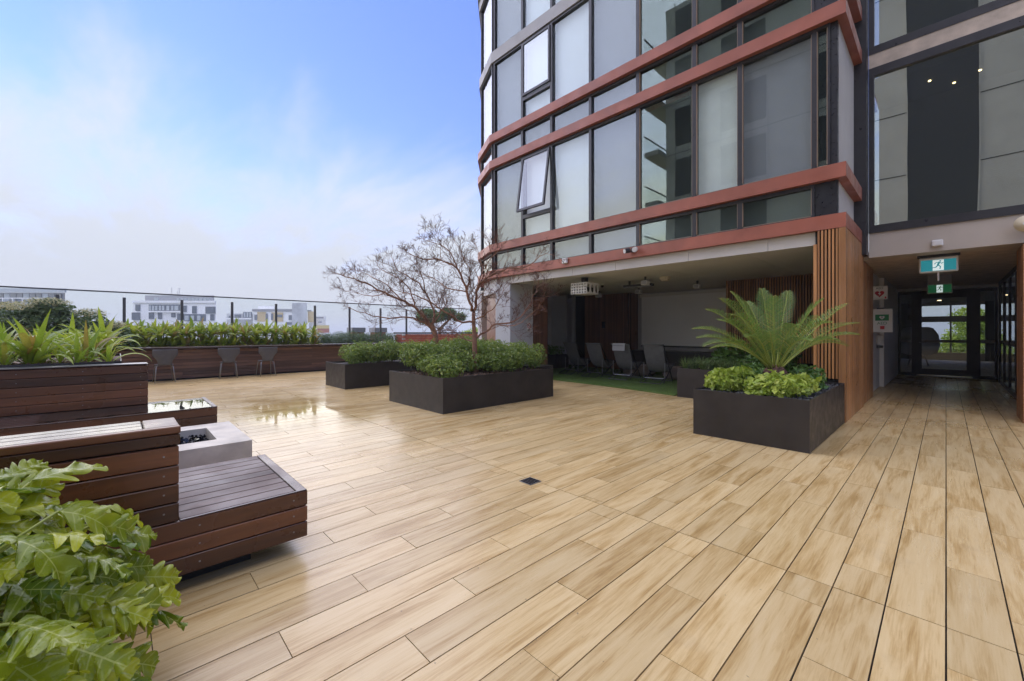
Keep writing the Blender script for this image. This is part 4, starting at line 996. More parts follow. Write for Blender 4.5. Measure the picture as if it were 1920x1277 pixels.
# strap leaves -----------------------------------------------------------
def strap_mesh(L,w,bend,fold,mat,ns=9,tip=.5,twist=0):
    mb=MB(); p=Vector((0,0,0)); a=0
    for i in range(ns+1):
        t=i/ns; ang=bend*(t**1.4); 
        hw=w*.5*min(1,(t*3+.35))*(1-max(0,(t-tip)/(1-tip))**1.7)+.0008
        d=Vector((math.sin(ang),0,math.cos(ang))); nrm=Vector((-math.cos(ang),0,math.sin(ang)))
        s=Vector((0,1,0)); tw=twist*t; s=s*math.cos(tw)+nrm*math.sin(tw)
        mb.v+=[tuple(p-s*hw+nrm*fold*hw),tuple(p),tuple(p+s*hw+nrm*fold*hw)]
        p=p+d*(L/ns)
    for i in range(ns):
        for j in (0,1): q=i*3+j; mb.f.append((q,q+1,q+4,q+3))
    return mb.mesh('leaf',M[mat],smooth=True)
def rosette(name,label,loc,meshes,n,seed,cat='plant',group=None,tilt=(8,60),sc=(.8,1.15),yaw=None,spread=.03):
    t=thing(name,loc,label,cat,group); r=random.Random(seed)
    for i in range(n):
        a=yaw(r) if yaw else i*2.399+r.uniform(-.3,.3); k=(i+.5)/n; ti=rad(tilt[0]+(tilt[1]-tilt[0])*k+r.uniform(-7,7))
        m=Matrix.Translation((math.cos(a)*spread*k,math.sin(a)*spread*k,r.uniform(0,.03)))@Matrix.Rotation(a,4,'Z')@Matrix.Rotation(ti,4,'Y')@Matrix.Rotation(r.uniform(-.25,.25),4,'Z')@Matrix.Scale(r.uniform(*sc),4)
        link('leaf',r.choice(meshes),t,mw=m)
    return t
sm=[strap_mesh(L_,.068,b,.35,'leaf_strap',tip=.5,twist=tw) for L_,b,tw in ((.75,.7,.3),(.7,1.3,-.5),(.66,1.8,.2),(.8,.4,.7),(.5,1.0,-.2),(.72,2.2,.4))]
rs_=random.Random(17)
# positions from where the crowns stand on the bark of the planter
crown=[(20,700),(50,690),(110,672),(78,660),(155,672),(190,670),(140,660),(10,660)]
for k,(px,py) in enumerate(crown):
    d=(CAMH-.90)/((py-HY)/FPX); p=at(px,py,d)
    if p.x>-7.3: p.x=-7.3-rs_.uniform(.0,.2)
    lab=['broad strap leaf plant leaning over the far wall at the left edge','strap leaf plant second from the left edge at the planter front','strap leaf plant with long leaf bending left over the bark','upright strap leaf plant behind the bark at the planter middle','small strap leaf plant low on the pale bark','tall pale strap leaf plant at the right end of the planter','strap leaf plant crossing in front of the flowering shrub','dark strap leaf plant at the far left edge behind'][k]
    rosette('strap_leaf_plant',lab,(p.x,p.y,.895),sm,17 if k!=4 else 11,40+k,group='strap leaf plants in the left planter',tilt=(2,46),sc=(.55,1.0) if k!=4 else (.4,.6))
for k in range(16):
    x,y=rs_.uniform(-9.2,-7.5),rs_.uniform(-2.2,-.15)
    rosette('strap_leaf_plant','strap leaf plant in the crowded back rows of the left planter',(x,y,.895),sm,14,60+k,group='strap leaf plants in the back rows',tilt=(2,45),sc=(.6,1.0))
for k in range(14):
    x,y=-7.32-rs_.uniform(0,.35),-1.9+1.85*(k+.5)/14+rs_.uniform(-.05,.05)
    rosette('small_strap_plant','small young strap leaf plant along the bark front edge of the left planter',(x,y,.895),sm,rs_.choice((7,9,11)),160+k,group='young strap leaf plants along the planter front',tilt=(2,58),sc=(.3,.72))
# cordyline row along the bed
cmesh=[strap_mesh(.46,.092,b,.3,'leaf_cordy',7,tip=.35,twist=tw) for b,tw in ((.6,.2),(1.0,-.2),(1.5,.1),(.35,.3),(1.9,0))]
rk=random.Random(71); k=0
for row,(x,zl) in enumerate(((-15.2,0),(-15.55,.06),(-15.9,.1))):
    y=-.9+row*.1
    while y<5.0:
        xx=x+rk.uniform(-.08,.08); zt=.42+zl+rk.uniform(-.06,.06)
        o=rosette('broad_leaf_plant','yellow green broad leaf plant in the dense row behind the bar ledge',(xx,y,.80),cmesh,22,100+k,group='broad leaf row behind the bar ledge',tilt=(2,75),sc=(.75,1.15),spread=.05)
        for q in range(20):            # upper tier of leaves on the cane
            aa=q*2.399+rk.uniform(-.3,.3); kk=(q+.5)/20
            link('leaf',rk.choice(cmesh),o,mw=Matrix.Translation((.04*kk*math.cos(aa),.04*kk*math.sin(aa),zt+rk.uniform(-.1,.03)))@Matrix.Rotation(aa,4,'Z')@Matrix.Rotation(rad(4+88*kk+rk.uniform(-8,8)),4,'Y')@Matrix.Rotation(rk.uniform(-.25,.25),4,'Z')@Matrix.Scale(rk.uniform(.7,1.0),4))
        MB().tube([(xx,y,.78),(xx+.01,y,.80+zt+.05)],.013,6).build('cane',M['twig'],o)
        y+=.29; k+=1

# ---- lobed leaf plant in the foreground
def lobed_mesh(L,W,seed,droop):
    r=random.Random(seed); ns=44; mb=MB(); nl=r.choice((3,4,5)); cols=(-1,-.66,-.33,0,.33,.66,1)
    amp=[[r.uniform(.75,1.15) for _ in range(nl+2)] for _ in (0,1)]; ph=[r.uniform(-.12,.12) for _ in (0,1)]; tw=r.uniform(-.35,.35); roll=r.uniform(.5,1.3)
    for i in range(ns+1):
        t=i/ns; th=droop*t**1.2
        cx_=L*(t-.16*droop*droop*t**3); z0=-L*droop*.5*t*t; yb=L*tw*.25*t*t
        env=(min(1,t*5.5+.25))*(1-max(0,(t-.30)/.70)**1.5*.80)
        for c in cols:
            sd=1 if c>0 else 0; h=abs(c)
            u=nl*t+ph[sd]+.25*sd; f=u-math.floor(u); lob=math.sin(math.pi*f)**.55*amp[sd][int(u)%(nl+2)]
            if t>.86: lob=max(lob,.9-(t-.86)*5.5)
            hw=W*.5*env*(.24+.76*lob if h==1 else (.40+.60*lob)*h if h>.5 else h)
            if h<.5: hw=min(hw,W*.5*env*.33)
            fx=cx_+L*.24*(hw/(W*.5))*h
            z=z0+.30*hw-roll*hw*hw/(W*.55)+.016*math.sin(5*t*nl+3*c+seed)*h
            mb.v.append((fx,yb+hw*(1 if c>0 else -1),z))
    n=len(cols)
    for i in range(ns):
        for j in range(n-1): q=i*n+j; mb.f.append((q,q+1,q+n+1,q+n))
    return mb.mesh('leaf',M['leaf_philo'],smooth=True)
pm_=[lobed_mesh(.27,.215,s_,d) for s_,d in ((1,.6),(2,1.0),(3,.8),(4,1.2),(5,.4),(6,.9),(7,1.3),(8,.7))]
ph_=thing('lobed_leaf_plant',(-1.9,-.55,.32),'large glossy lobed leaf plant wet with rain in the lower left corner','plant')
rq=random.Random(77); C0=Vector((-1.92,-.50,.37)); bl=WL[ph_.name]; stalks=MB()
def place_leaf(pos,out,sc,roll=0):
    x=out.normalized(); zz=(Vector((0,0,1))*.9+Vector((.55,.15,0))*.5); zz=(zz-x*zz.dot(x)).normalized(); y=zz.cross(x)
    R=Matrix((x,y,zz)).transposed().to_4x4(); m=Matrix.Translation(pos-bl)@R@Matrix.Rotation(roll,4,'X')@Matrix.Scale(sc,4)
    link('leaf',rq.choice(pm_),ph_,mw=m)
for i in range(400):
    a=rq.uniform(0,2*math.pi); e=math.asin(rq.uniform(-.25,.98)); k=rq.uniform(.5,1.0)**.7
    d=Vector((math.cos(a)*math.cos(e),math.sin(a)*math.cos(e),math.sin(e)))
    pos=C0+Vector((d.x*.53,d.y*.54,d.z*.58))*k
    if pos.z<.12: continue
    out=Vector((d.x,d.y,d.z*.35-.28+rq.uniform(-.2,.2)))
    if abs(e)>1.2: out=Vector((math.cos(a),math.sin(a),-.05))
    place_leaf(pos,out,rq.uniform(.42,.78),rq.uniform(-.7,.7))
    stalks.tube([C0+Vector((d.x*.08,d.y*.08,-.05)),C0.lerp(pos,.55)+Vector((0,0,.06)),pos],[.006,.005,.004],5)
stalks.build('stalk',M['rachis'],ph_,smooth=True)

# ---- cycad
cy=thing('cycad_palm',(-1.6,6.45,.53),'cycad palm with long arching feather fronds in the square planter','palm')
B=Vector((-1.6,6.45,.84))
tr=MB(); tr.lathe((-1.6,6.45,.50),[(.13,0),(.155,.08),(.16,.18),(.14,.27),(.09,.33),(.03,.36)],16); tr.build('trunk',M['cycad_trunk'],cy,smooth=True)
rz=random.Random(6); sc_=MB()
for i in range(420):
    a=rz.uniform(0,6.28); z=rz.uniform(.02,.33); R=.15 if z<.22 else .15-(z-.22)*.9
    p=Vector((-1.6+math.cos(a)*R,6.45+math.sin(a)*R,.50+z)); o=Vector((math.cos(a),math.sin(a),.7)).normalized(); s=o.cross(UP).normalized()*.011
    sc_.add([p-s,p+s,p+o*rz.uniform(.03,.06)],[(0,1,2)])
sc_.build('leaf_base',M['bark_chip'],cy,kind='stuff')
def frond(tip,arch,seed,lw=.15):
    tip=Vector(tip); r=random.Random(seed); st=B+Vector(((tip-B).x*.08,(tip-B).y*.08,-.03)); mid=(st+tip)/2+Vector((0,0,arch*1.35+.03))
    pts=[]; n=48
    for i in range(n+1):
        t=i/n; pts.append(st*(1-t)**2+mid*2*t*(1-t)+tip*t*t)
    fr=MB().tube(pts[::3]+[pts[-1]],[.010-.0085*k/len(pts[::3]) for k in range(len(pts[::3])+1)],5).build('frond',M['rachis'],cy,smooth=True)
    V=[];F=[]
    mb=MB()
    for i in range(6,n):
        for h in (0,):
            t=(i+h)/n; p=pts[i].lerp(pts[i+1],h); d=(pts[i+1]-pts[i]).normalized(); s=d.cross(UP); s=s.normalized() if s.length>.05 else RT; up=s.cross(d).normalized()
            env=min(1,(t-.12)/.14)*min(1,(1.03-t)/.30)**.75; L=lw*max(.12,env)*r.uniform(.9,1.08)
            for sg in (-1,1):
                dr=(s*sg*.85+d*.62+up*.34+Vector((r.uniform(-.06,.06),r.uniform(-.06,.06),r.uniform(-.06,.06)))).normalized(); wv=d*.0048
                e=p+dr*L-Vector((0,0,L*.10)); m=p+dr*L*.55+up*L*.04
                mb.add([p-wv,p+wv,m+wv*1.1,m-wv*1.1,e],[(0,1,2,3),(3,2,4)])
    mb.build('leaflet',M['leaf_frond'],fr,kind='stuff')
# tips: image direction plus the depth offset of each frond round the crown (metres towards (+) or away from (-) the viewer)
d0=(B.x*FW.x+B.y*FW.y)
for k,(px,py,dd,ar) in enumerate(((1369,546,-.25,.16),(1428,541,-.45,.10),(1478,545,-.5,.10),(1322,580,.1,.20),(1297,617,-.15,.22),(1306,634,.25,.20),(1590,569,0,.10),(1613,606,-.3,.20),(1612,628,.2,.20),(1440,622,.75,.20),(1496,610,.6,.22),(1398,633,.6,.22),(1345,600,.35,.20),(1330,655,-.5,.2),(1520,640,.8,.2),(1400,565,-.55,.12),(1545,590,-.6,.16),(1575,640,.45,.2),(1350,560,.3,.2),(1545,560,.35,.16),(1450,555,.2,.14),(1318,650,.5,.24),(1590,650,-.2,.24),(1370,590,.8,.24),(1560,605,.75,.22))):
    frond(at(px,py,d0-dd),ar,300+k,.185 if k not in (9,10) else .15)
# ground cover in the cycad planter
def clump(name,label,blobs,n,size,seed,mat,zmin,group=None,cat='plant',aspect=.6):
    c=blobs[0][0]; t=thing(name,(c[0],c[1],PH-.05),label,cat,group); leaf_cloud('foliage',t,mat,blob_points(blobs,n,seed,.3,zmin),size,seed,.75,aspect=aspect); stems('stem',t,PH-.06,blobs,18,seed+2); return t
clump('lime_ground_cover','lime green leafy plant at the front right of the cycad planter',[((-1.40,5.75,.66),(.30,.24,.15)),((-1.25,6.05,.66),(.2,.2,.13)),((-1.5,5.62,.62),(.24,.16,.12))],1000,.09,51,'leaf_lime',PH-.03,'ground cover in the cycad planter')
clump('lime_ground_cover','lime green leafy plant at the front left of the cycad planter',[((-2.02,5.75,.66),(.2,.22,.16)),((-1.88,5.95,.68),(.22,.22,.16))],800,.088,52,'leaf_lime',PH-.03,'ground cover in the cycad planter')
clump('leafy_ground_cover','mid green leafy plant behind the cycad trunk',[((-1.95,6.5,.68),(.25,.4,.16)),((-1.3,6.75,.68),(.22,.3,.17)),((-1.75,6.05,.66),(.25,.2,.13)),((-2.0,7.1,.66),(.2,.3,.14))],1200,.095,53,'leaf_mid',PH-.03)
# striped grass clumps
gm=MB()
def grass_clump(x,y,z,n,L,seed):
    r=random.Random(seed); mb=MB()
    for i in range(n):
        a=r.uniform(0,6.28); l=L*r.uniform(.7,1.15); b=r.uniform(.9,2.0); p=Vector((x+r.uniform(-.05,.05),y+r.uniform(-.05,.05),z)); t0=r.uniform(.1,.5); w=.007; s=Vector((-math.sin(a),math.cos(a),0))*w; vs=[];fs=[]
        for k in range(6):
            t=k/5; an=t0+b*t; vs+=[p-s*(1-t**2)-Vector((0,0,0)),p+s*(1-t**2)]; p=p+Vector((math.cos(a)*math.sin(an),math.sin(a)*math.sin(an),math.cos(an)))*l/5
        fs=[(2*k,2*k+1,2*k+3,2*k+2) for k in range(5)]; mb.add(vs,fs)
    return mb
ks=0
for i in range(4):
    for j in range(3):
        x,y=-3.62+i*.36,8.3+j*.36
        t=thing('striped_grass_clump',(x,y,PH-.03),'arching striped grass clump in the planter behind the cycad','plant','striped grass clumps behind the cycad')
        grass_clump(x,y,PH-.03,70,.34,500+ks).build('foliage',M['leaf_spider'],t,kind='stuff'); ks+=1
clump('leafy_ground_cover','dark leafy plant at the back of the striped grass planter',[((-3.3,9.8,.75),(.35,.5,.25)),((-2.6,10.2,.75),(.5,.6,.25)),((-2.4,9.0,.68),(.5,.4,.2))],2200,.1,56,'leaf_mid',PH-.03)
# ================================================================== BARE TREES
def path3(pts,d,dd):
    """limb path: image directions at the depth of the trunk, drifting by dd metres towards its end"""
    n=len(pts)-1; return [at(px,py,d+dd*(k/n)) for k,(px,py) in enumerate(pts)]
def smooth_path(P,sub=3):
    out=[]
    for i in range(len(P)-1):
        a,b,c,d=P[max(i-1,0)],P[i],P[i+1],P[min(i+2,len(P)-1)]
        for k in range(sub):
            t=k/sub; out.append(.5*((2*b)+(c-a)*t+(2*a-5*b+4*c-d)*t*t+(3*b-a-3*c+d)*t**3))
    out.append(P[-1]); return out
def bare_tree(label,trunk,limbs,rtr,seed,centre,twig_scale=1.0):
    t=thing('bare_tree',tuple(trunk[0]),label,'tree','leafless multi limbed trees'); r=random.Random(seed)
    tp=smooth_path(trunk); MB().tube(tp,[rtr*(1.25-.55*k/len(tp)) for k in range(len(tp))],10).build('trunk',M['bark'],t,smooth=True)
    tw=MB(); fine=MB()
    def sprout(p,d,L,rad_,lev):
        n=5 if lev<2 else 4; q=Vector(p); dd=d.normalized(); pts=[q.copy()]
        for k in range(n):
            dd=(dd+Vector((r.gauss(0,.13),r.gauss(0,.13),r.gauss(0,.1)+.04))).normalized(); q=q+dd*L/n; pts.append(q.copy())
        (tw if lev<1 else fine).tube(pts,[max(.0023,rad_*(1-.7*k/n)) for k in range(n+1)],5 if lev<1 else 3,cap=False)
        if lev>=3: return
        m=(4,4,2)[lev]
        for k in range(m):
            i=1+int(r.random()*(n-.01)); a=dd.orthogonal().normalized(); a.rotate(Matrix.Rotation(r.uniform(0,6.28),3,dd))
            nd=((pts[i]-pts[i-1]).normalized()*.8+a*r.uniform(.5,.95)+Vector((0,0,.12))).normalized()
            sprout(pts[i],nd,L*r.uniform(.45,.72),rad_*.55,lev+1)
    for P,r0,den in limbs:
        S=smooth_path(P); n=len(S)
        S=[S[0]]+[s+Vector((r.gauss(0,.012),r.gauss(0,.012),r.gauss(0,.012))) for s in S[1:]]
        MB().tube(S,[max(.004,r0*(1-.8*k/(n-1))) for k in range(n)],7).build('limb',M['bark'],t,smooth=True)
        for k in range(2,n):
            for _ in range(den):
                if r.random()<.95:
                    d=(S[k]-S[k-1]).normalized(); a=d.orthogonal().normalized(); a.rotate(Matrix.Rotation(r.uniform(0,6.28),3,d))
                    sprout(S[k],d*.7+a*.8+Vector((0,0,.25)),twig_scale*r.uniform(.3,.58)*(1.08-.68*k/n),max(.0035,r0*.35*(1-.6*k/n)),0)
        sprout(S[-1],S[-1]-S[-2],twig_scale*.16,.004,1)
    tw.build('twig',M['bark'],t,kind='stuff'); fine.build('fine_twig',M['twig'],t,kind='stuff')
    return t
D1=7.85
T1=[at(893,700,D1),at(890,652,D1),at(890,634,D1),at(888,605,D1),at(888,582,D1)]
L1=[([(888,582),(884,576),(875,547),(865,518),(851,498),(827,488),(793,485),(767,476)],-.5,.03,1),
 ([(888,582),(893,571),(894,547),(901,530),(923,515),(952,504),(990,497),(1019,476)],-.3,.03,1),
 ([(875,547),(882,515),(868,478),(851,446)],.4,.016,1),([(894,547),(903,515),(903,492),(891,455)],.6,.016,1),
 ([(888,605),(859,600),(822,576),(778,553),(740,545)],-.8,.022,1),
 ([(890,634),(909,623),(932,608),(967,600),(990,576),(1004,547),(1010,533)],.3,.022,1),
 ([(890,640),(865,633),(845,620),(800,612)],.5,.016,1),([(865,518),(845,475),(815,455),(790,447)],.3,.014,1),
 ([(888,600),(915,585),(935,565),(945,540)],-.7,.014,1),([(901,530),(915,490),(935,470)],-.5,.012,1),([(932,608),(965,612),(1000,585),(1022,556)],-.5,.012,1),
 ([(875,547),(840,540),(810,520),(780,512)],.7,.014,1)]
bare_tree('right bare tree with orange bark rising from the front planter',T1,[(path3(p,D1,dd),r0,den) for p,dd,r0,den in L1],.042,5,None)
D2=10.6
T2=[at(822,690,D2),at(820,650,D2),at(815,623,D2),at(810,608,D2)]
L2=[([(815,623),(804,605),(778,576),(752,562),(720,550),(685,530),(656,521),(634,512)],-.9,.04,1),
 ([(815,623),(793,605),(764,594),(729,597),(685,588),(650,574)],-.3,.03,1),
 ([(810,608),(813,582),(798,550),(775,524),(746,507),(735,484)],.3,.03,1),
 ([(778,576),(770,545),(745,520),(715,505),(705,492)],.4,.02,1),([(752,562),(725,535),(690,515),(660,505)],.8,.018,1),
 ([(810,608),(828,585),(838,560),(830,530)],.5,.02,1),([(815,623),(835,605),(860,590)],-.5,.018,1),([(798,550),(790,515),(775,490)],-.8,.016,1),([(720,550),(700,555),(670,550),(645,545)],.4,.014,1)]
bare_tree('left bare tree with spreading dark limbs behind the hedge',T2,[(path3(p,D2,dd),r0,den) for p,dd,r0,den in L2],.06,9,None,1.25)

# green umbrella shaped tree beyond the parapet
def crown_tree(name,label,base,blobs,n,size,seed,mat,trunks):
    t=thing(name,base,label,'tree'); 
    for tk in trunks: MB().tube(tk,[.14,.10,.06][:len(tk)] if len(tk)<=3 else .1,8).build('trunk',M['bark_grey'],t,smooth=True)
    leaf_cloud('crown',t,mat,blob_points(blobs,n,seed,.35),size,seed,.8); return t
DT=26
cb_=[]; rt_=random.Random(12)
for k in range(16):
    px,py=rt_.uniform(792,862),rt_.uniform(584,600); p=at(px,py,DT+rt_.uniform(-1,1)); cb_.append((tuple(p),(rt_.uniform(.3,.62),rt_.uniform(.3,.62),rt_.uniform(.18,.34))))
crown_tree('umbrella_pine','flat topped green tree beyond the parapet behind the bare limbs',tuple(at(822,640,DT)-UP*16),cb_,9000,.16,61,'gum_leaf',[[at(815,640,DT)-UP*15,at(812,625,DT),at(800,595,DT)],[at(822,640,DT)-UP*15,at(824,620,DT),at(848,592,DT)]])
cb2=[(tuple(at(px,py,22)),(.55,.55,.4)) for px,py in ((895,628),(912,625),(880,632),(925,630))]
crown_tree('bushy_tree','bright green tree top between the bare trunk and the building',tuple(at(905,650,22)-UP*14),cb2,3500,.13,62,'leaf_lime',[[at(905,680,22)-UP*12,at(905,630,22)]])

cb3=[((x,33+.4*k%1.1,z),(.8,.7,.7)) for k,(x,z) in enumerate(((.6,.9),(1.2,1.6),(.2,.3),(1.4,.4),(.9,2.0),(1.9,1.2)))]
crown_tree('garden_tree','bright green tree outside the far lobby window',(1,33.5,-16),cb3,5000,.2,63,'leaf_lime',[[(1,33.5,-16),(1,33.5,-4),(1,33.3,1)]])

# ================================================================== DECK CHAIRS AND POUFS
def make_chair():
    t=thing('deck_chair',(0,0,0),'x','deck chair','charcoal deck chairs on the turf'); W=.27; r=.012
    # local +Y faces the screen; the back leans to -Y
    bt=[(0,-.22,.94),(0,-.10,.62),(0,.06,.34),(0,.26,.27),(0,.55,.42)]
    P=smooth_path([Vector(p) for p in bt],5); P2=[p-Vector((0,0,0)) for p in P]
    mb=MB()
    for p in P:
        for s in (0,1):
            for j in range(7): u=-1+2*j/6; mb.v.append((u*(W-.02),p.y+(.0 if s else .006),p.z-.035*(1-u*u)*math.sin(math.pi*min(1,max(0,(p.y+.22)/.77)))+(.004 if s else 0)))
    n=14
    for i in range(len(P)-1):
        for s in (0,1):
            for j in range(6): a=i*n+s*7+j; q=(a,a+1,a+n+1,a+n); mb.f.append(q if s else q[::-1])
    mb.build('sling',M['sling'],t,smooth=True)
    for s in (-1,1):
        MB().tube([(s*W,-.24,.97),(s*W,.42,.0)],r,8).build('back_rail',M['steel_dark'],t)
        MB().tube([(s*(W-.03),-.16,.0),(s*(W-.03),.58,.46)],r,8).build('seat_rail',M['steel_dark'],t)
        MB().tube([(s*W,-.14,.50),(s*W,-.14,.11)],r*.8,8).build('prop_leg',M['steel_light'],t)
        MB().tube([(s*(W-.015),-.42,.015),(s*(W-.015),-.02,.16)],r*.9,8).build('foot_rail',M['steel_dark'],t)
    MB().tube([(-W,-.235,.955),(W,-.235,.955)],.018,10).build('top_bar',M['sling'],t,smooth=True)
    MB().tube([(-W,-.14,.115),(W,-.14,.115)],r*.8,8).build('rear_bar',M['steel_light'],t)
    MB().tube([(-W,-.42,.015),(W,-.42,.015)],r*.8,8).build('floor_bar',M['steel_dark'],t)
    MB().tube([(-W,.56,.445),(W,.56,.445)],r,8).build('front_bar',M['steel_dark'],t)
    MB().tube([(-W,.41,.015),(W,.41,.015)],r*.8,8).build('floor_bar',M['steel_dark'],t)
    return t
ch0=make_chair()
spec=[(-5.12,9.98,'charcoal deck chair nearest the cycad planters',6),(-6.12,10.12,'charcoal deck chair with a pale cloth over its top bar',3),(-7.0,10.12,'charcoal deck chair second from the grey pier',-4),(-7.98,10.3,'charcoal deck chair closest to the slatted side screen',-6)]
allch=[]
for i,(x,y,l,a) in enumerate(spec):
    o=ch0 if i==0 else copy_tree(ch0); o['label']=l; o.location=(x,y,.022); o.rotation_euler.z=rad(a); allch.append(o)
pc_=thing('folded_cloth',(-6.12,9.88,.8),'pale grey cloth hung over the back of a deck chair','cloth')
x,y=-6.12,9.88; cl=MB()
for k,(yy,zz) in enumerate(((.05,.86),(.012,.985),(-.02,1.0),(-.045,.975),(-.055,.80))): cl.v+=[(x-.2+yy*.05,y+yy,zz),(x+.17+yy*.05,y+yy+.015,zz)]
cl.f=[(2*k,2*k+1,2*k+3,2*k+2) for k in range(4)]; cl.build('cloth_sheet',M['grey_cloth'],pc_)
MB().box(x-.17,x+.13,y-.058,y-.0565,.93,.938).build('print_line',M['sign_black'],pc_)
def pouf(x,y,r,h,l):
    t=thing('floor_pouf',(x,y,.02),l,'pouf','taupe poufs in front of the deck chairs')
    MB().lathe((x,y,.022),[(r*.75,0),(r*.97,h*.2),(r,h*.5),(r*.95,h*.8),(r*.7,h)],28).build('cushion',M['pouf'],t,smooth=True); MB().lathe((x,y,.022),[(r*.72,h+.001),(r*.4,h*1.06),(.02,h*1.08)],24).build('top_panel',M['pouf'],t,smooth=True)
pouf(-5.0,11.2,.5,.32,'taupe floor pouf ahead of the deck chair nearest the planters'); pouf(-6.35,11.3,.48,.3,'taupe floor pouf ahead of the cloth draped deck chair'); pouf(-4.35,11.0,.42,.3,'taupe floor pouf at the right by the striped grass')
# bent steel handle beside the planter
hr=thing('steel_hoop',(-3.8,8.5,.0),'thin bent grey steel hoop beside the striped grass planter','handrail')
MB().tube(smooth_path([Vector(p) for p in ((-3.86,8.55,.02),(-3.87,8.57,.40),(-3.85,8.63,.54),(-3.70,8.75,.60),(-3.55,8.9,.62))],4),.011,8).build('tube',M['steel_light'],hr,smooth=True); MB().lathe((-3.86,8.55,.02),[(.03,0),(.03,.008)],12).build('base_plate',M['steel_light'],hr)

# ================================================================== DISTANT BUILDINGS
def far(name,label,d,parts,depth=9,extra=None):
    """parts: (name, material, px0, py0, px1, py1, proud) rectangles on a facade at distance d facing the terrace"""
    x=(parts[0][2]+parts[0][4])/2; b=at(x,HY,d); t=thing(name,(b.x,b.y,-16),label,'building'); par=None
    ax=ray(x+40,HY); ax.z=0; ax.normalize()
    for n,mt,px0,py0,px1,py1,pr in parts:
        p0,p1=at(px0,py1,d),at(px1,py0,d); c=(p0+p1)/2; hw=(RT*(px1-px0)/FPX*d)/2; z0=p0.z if py1<700 else -16; z1=p1.z
        dep=depth/2 if pr==0 else .25
        c=Vector((c.x,c.y,(z0+z1)/2))+(ax*dep if pr==0 else FW*(-pr))
        o=MB().obox(c,hw,ax*dep if pr==0 else FW*.12,UP*(z1-z0)/2).build(n,M[mt],t)
    return t
W='wall';win='window';G='far_grey'
pw=[(W,'far_white',250,564,405,720,0),('roof_storey',G,262,553,392,566,-1.5)]
far_w=[('roof_slab',G,262,551,384,555.5,.1)]
for a,b,c,d in ((255,571,263,583),(248,586,263,600),(280,571,338,583),(345,573,350,585),(361,574,369,588),(386,575,404,588),(280,586,289,598),(297,586,304,598),(322,587,329,595),(333,588,345,600),(346,589,386,602),(395,589,402,601)): pw.append((win,'far_window',a,b,c,d,.05))
for a,b in ((282,285),(287,291),(293,297),(300,304),(306,310),(314,319),(323,327),(329,336)): pw.append(('pane','far_blind',a,573.5,b,582,.2))
for a,b in ((349,356),(360,366),(372,378),(292,299)): pw.append(('pane','far_blind',a,558 if a<340 else 592,b,563.5 if a<340 else 601,.3))
for a in range(334,392,7): pw.append(('pane','far_blind',a,559.5,a+5,564,.02 if False else .3))
pw+=[('balcony_edge','far_white',280,583.2,345,585.5,.5),('parapet','far_white',250,564,405,568,.25)]
far('white_apartment_block','white apartment block with dark windows and grey roof storey beyond the glass',95,pw)
pb=[(W,'far_white',474,583,555,720,0),('side_wing','far_concrete',422,588,478,720,-1.0),('stair_tower','far_concrete',551,568.5,578,720,1.2),('right_wing','far_white',576,593,607,720,-1.5),('roof_box','far_white',478,573.5,508,582,-2),('parapet',G,474,579.5,554,584,.3),('right_parapet',G,577,581.5,584,585,.2),('tan_wing','far_tan',578,584,590,604,.3),('yellow_wing','far_yellow',590,610,618,616,.4),('brick_wing','brick',596,616,618,624,.3),('right_parapet',G,593,594,607,597,.1)]
for a,b,c,d in ((483,585,499,603),(510,586,531,603)): pb.append(('tan_panel','far_tan',a,b,c,d,.1))
for a,b,c,d in ((478,590,483,600),(499,588,502,600),(509,588,513,600),(521,590,530,595),(542,591,548,600),(457,585,473,596),(430,592,436,597),(441,590,452,596),(598,603,604,605),(538,604,556,609)): pb.append((win,'far_window',a,b,c,d,.25))
for a in (459,464,469): pb.append(('pane','far_blind',a,586,a+3,595,.4))
pb.append(('balcony_edge','far_white',425,596.5,474,599,.8))
far('white_and_tan_block','white and tan apartment block with a stained concrete stair tower',150,pb,12)
pc2=[(W,'far_grey',-60,549,122,720,0),('roof_slab','far_blind',-60,541.5,130,549,.6),('balcony_slab','far_concrete',-60,568,95,573,1.2)]
for a in range(-50,118,12): pc2.append(('pane','far_window' if (a//12)%3 else 'far_blind',a,550.5,a+10.5,566,.1))
for a in range(-50,95,18): pc2.append(('rail_post','far_white',a,560,a+1.6,568,1.3))
pc2.append(('hand_rail','far_white',-60,559.5,95,561,1.3))
for a in range(-50,100,22): pc2.append((win,'far_window',a,576,a+14,596,.1))
far('grey_glazed_block','grey glazed apartment block with white balcony rail at the far left',75,pc2)
# roof antennas on the white block
an=thing('roof_antenna',tuple(at(322,553,96)),'thin antenna masts on the white block roof','antenna')
b=MB()
for px,top in ((322,539),(336,541),(333,546)): b.tube([at(px,554,96),at(px,top,96)],.05,5)
b.build('mast',M['far_grey'],an); MB().obox(at(336,541,96),RT*.35,FW*.04,UP*.04).build('crossbar',M['far_grey'],an)
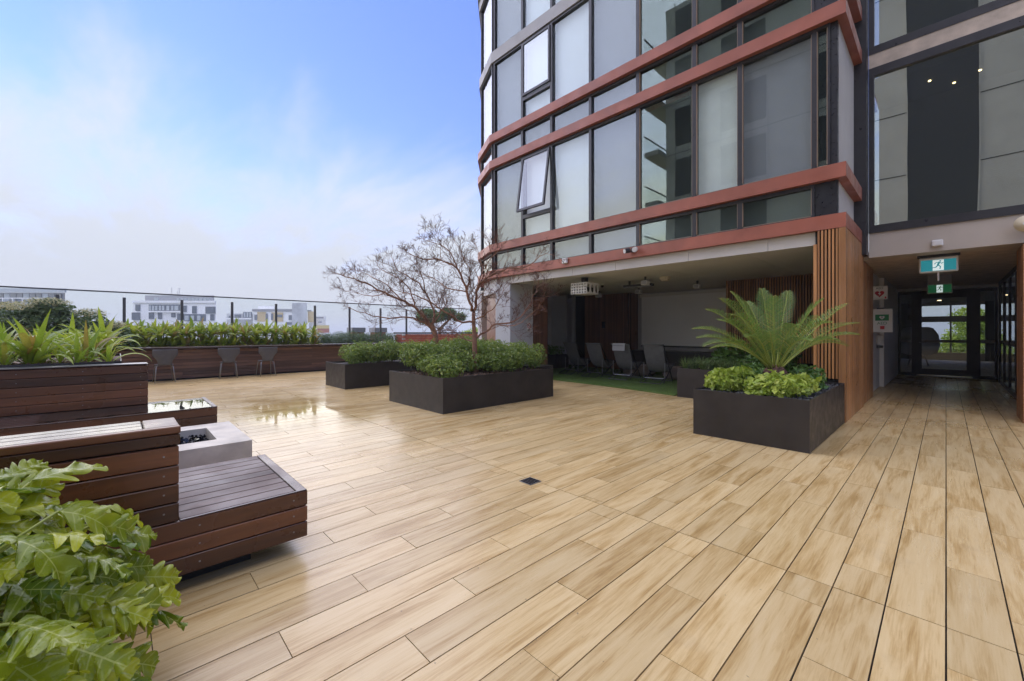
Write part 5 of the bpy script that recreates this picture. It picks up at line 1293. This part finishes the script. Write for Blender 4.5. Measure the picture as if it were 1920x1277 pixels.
# low roofs and tree tops along the horizon
hz=[]; rh=random.Random(33)
for k in range(90):
    px=rh.uniform(-100,1000); d=rh.uniform(150,420); p=at(px,HY,d); hz.append(((p.x,p.y,-14+rh.uniform(0,8)),(rh.uniform(4,9),rh.uniform(4,9),rh.uniform(3,7))))
tl=thing('distant_trees',tuple(at(650,HY,250)-UP*17),'hazy distant tree tops along the horizon','trees'); tl['kind']='stuff'
leaf_cloud('crown',tl,'leaf_far',blob_points(hz,14000,81,.3),1.6,81,.8)
hl=thing('distant_hill',tuple(at(690,HY,900)-UP*20),'pale distant hill on the horizon left of the bare tree','hill'); 
hm=MB(); Kh=24
for i in range(Kh+1):
    px=650+(740-650)*i/Kh; e=math.sin(math.pi*i/Kh)**1.3
    for dd,zz in ((900,-16),(930,-16+30*e),(990,-16)): q=at(px,HY,dd); hm.v.append((q.x,q.y,zz))
for i in range(Kh):
    for j in (0,1): a=i*3+j; hm.f.append((a,a+1,a+4,a+3))
ho=hm.build('slope',M['far_grey'],hl,smooth=True); hl['kind']='structure'

# ================================================================== OPPOSITE WING (behind the viewer; mirrored in the facade)
op=thing('opposite_wing',(5,-10,0),'pale concrete apartment wing across the terrace mirrored in the windows','building')
MB().box(-12.2,4.5,-22,-9.6,-16,21.5).build('wall',M['opp_concrete'],op)
for k in range(7):
    z=.2+k*3.08
    MB().box(-13.1,-12.2,-16,-8.6,z-.28,z).build('balcony_slab',M['opp_concrete'],op)
    MB().box(-13.1,-13.06,-16,-8.6,z+.02,z+1.0).build('balcony_glass',M['glass_clear'],op); MB().box(-13.12,-13.04,-16,-8.6,z+1.0,z+1.05).build('balcony_rail',M['rail'],op)
    MB().box(-12.2,4.5,-9.6,-9.58,z-.2,z-.17).build('panel_joint',M['grout'],op)
    for x0,x1 in ((-11.6,-10.6),(-8.9,-6.6),(-4.4,-3.3),(-1.35,1.05),(3.2,4.2)):
        w=MB().box(x0,x1,-9.595,-9.57,z+.25 if x0!=-1.35 else z+.05,z+2.5 if x0!=-1.35 else z+3.13).build('window',M['opp_dark'],op)
        MB().box(x0-.05,x0,-9.598,-9.54,z+.05,z+2.95).build('reveal',M['opp_concrete'],w); MB().box(x1,x1+.05,-9.598,-9.54,z+.05,z+2.95).build('reveal',M['opp_concrete'],w)

# ================================================================== AIR
hb=MB().box(-2700,2700,-2700,2700,-17.2,27).build('haze',None); tag(hb,'thin pale haze in the distant air','haze',kind='stuff')
hmat=bpy.data.materials.new('haze'); hmat.use_nodes=True; nt=hmat.node_tree; nt.nodes.clear()
ho_=nt.nodes.new('ShaderNodeOutputMaterial'); hv=nt.nodes.new('ShaderNodeVolumePrincipled'); hv.inputs['Color'].default_value=(.93,.95,.98,1); hv.inputs['Density'].default_value=.0011
nt.links.new(hv.outputs[0],ho_.inputs['Volume']); hb.data.materials.append(hmat)
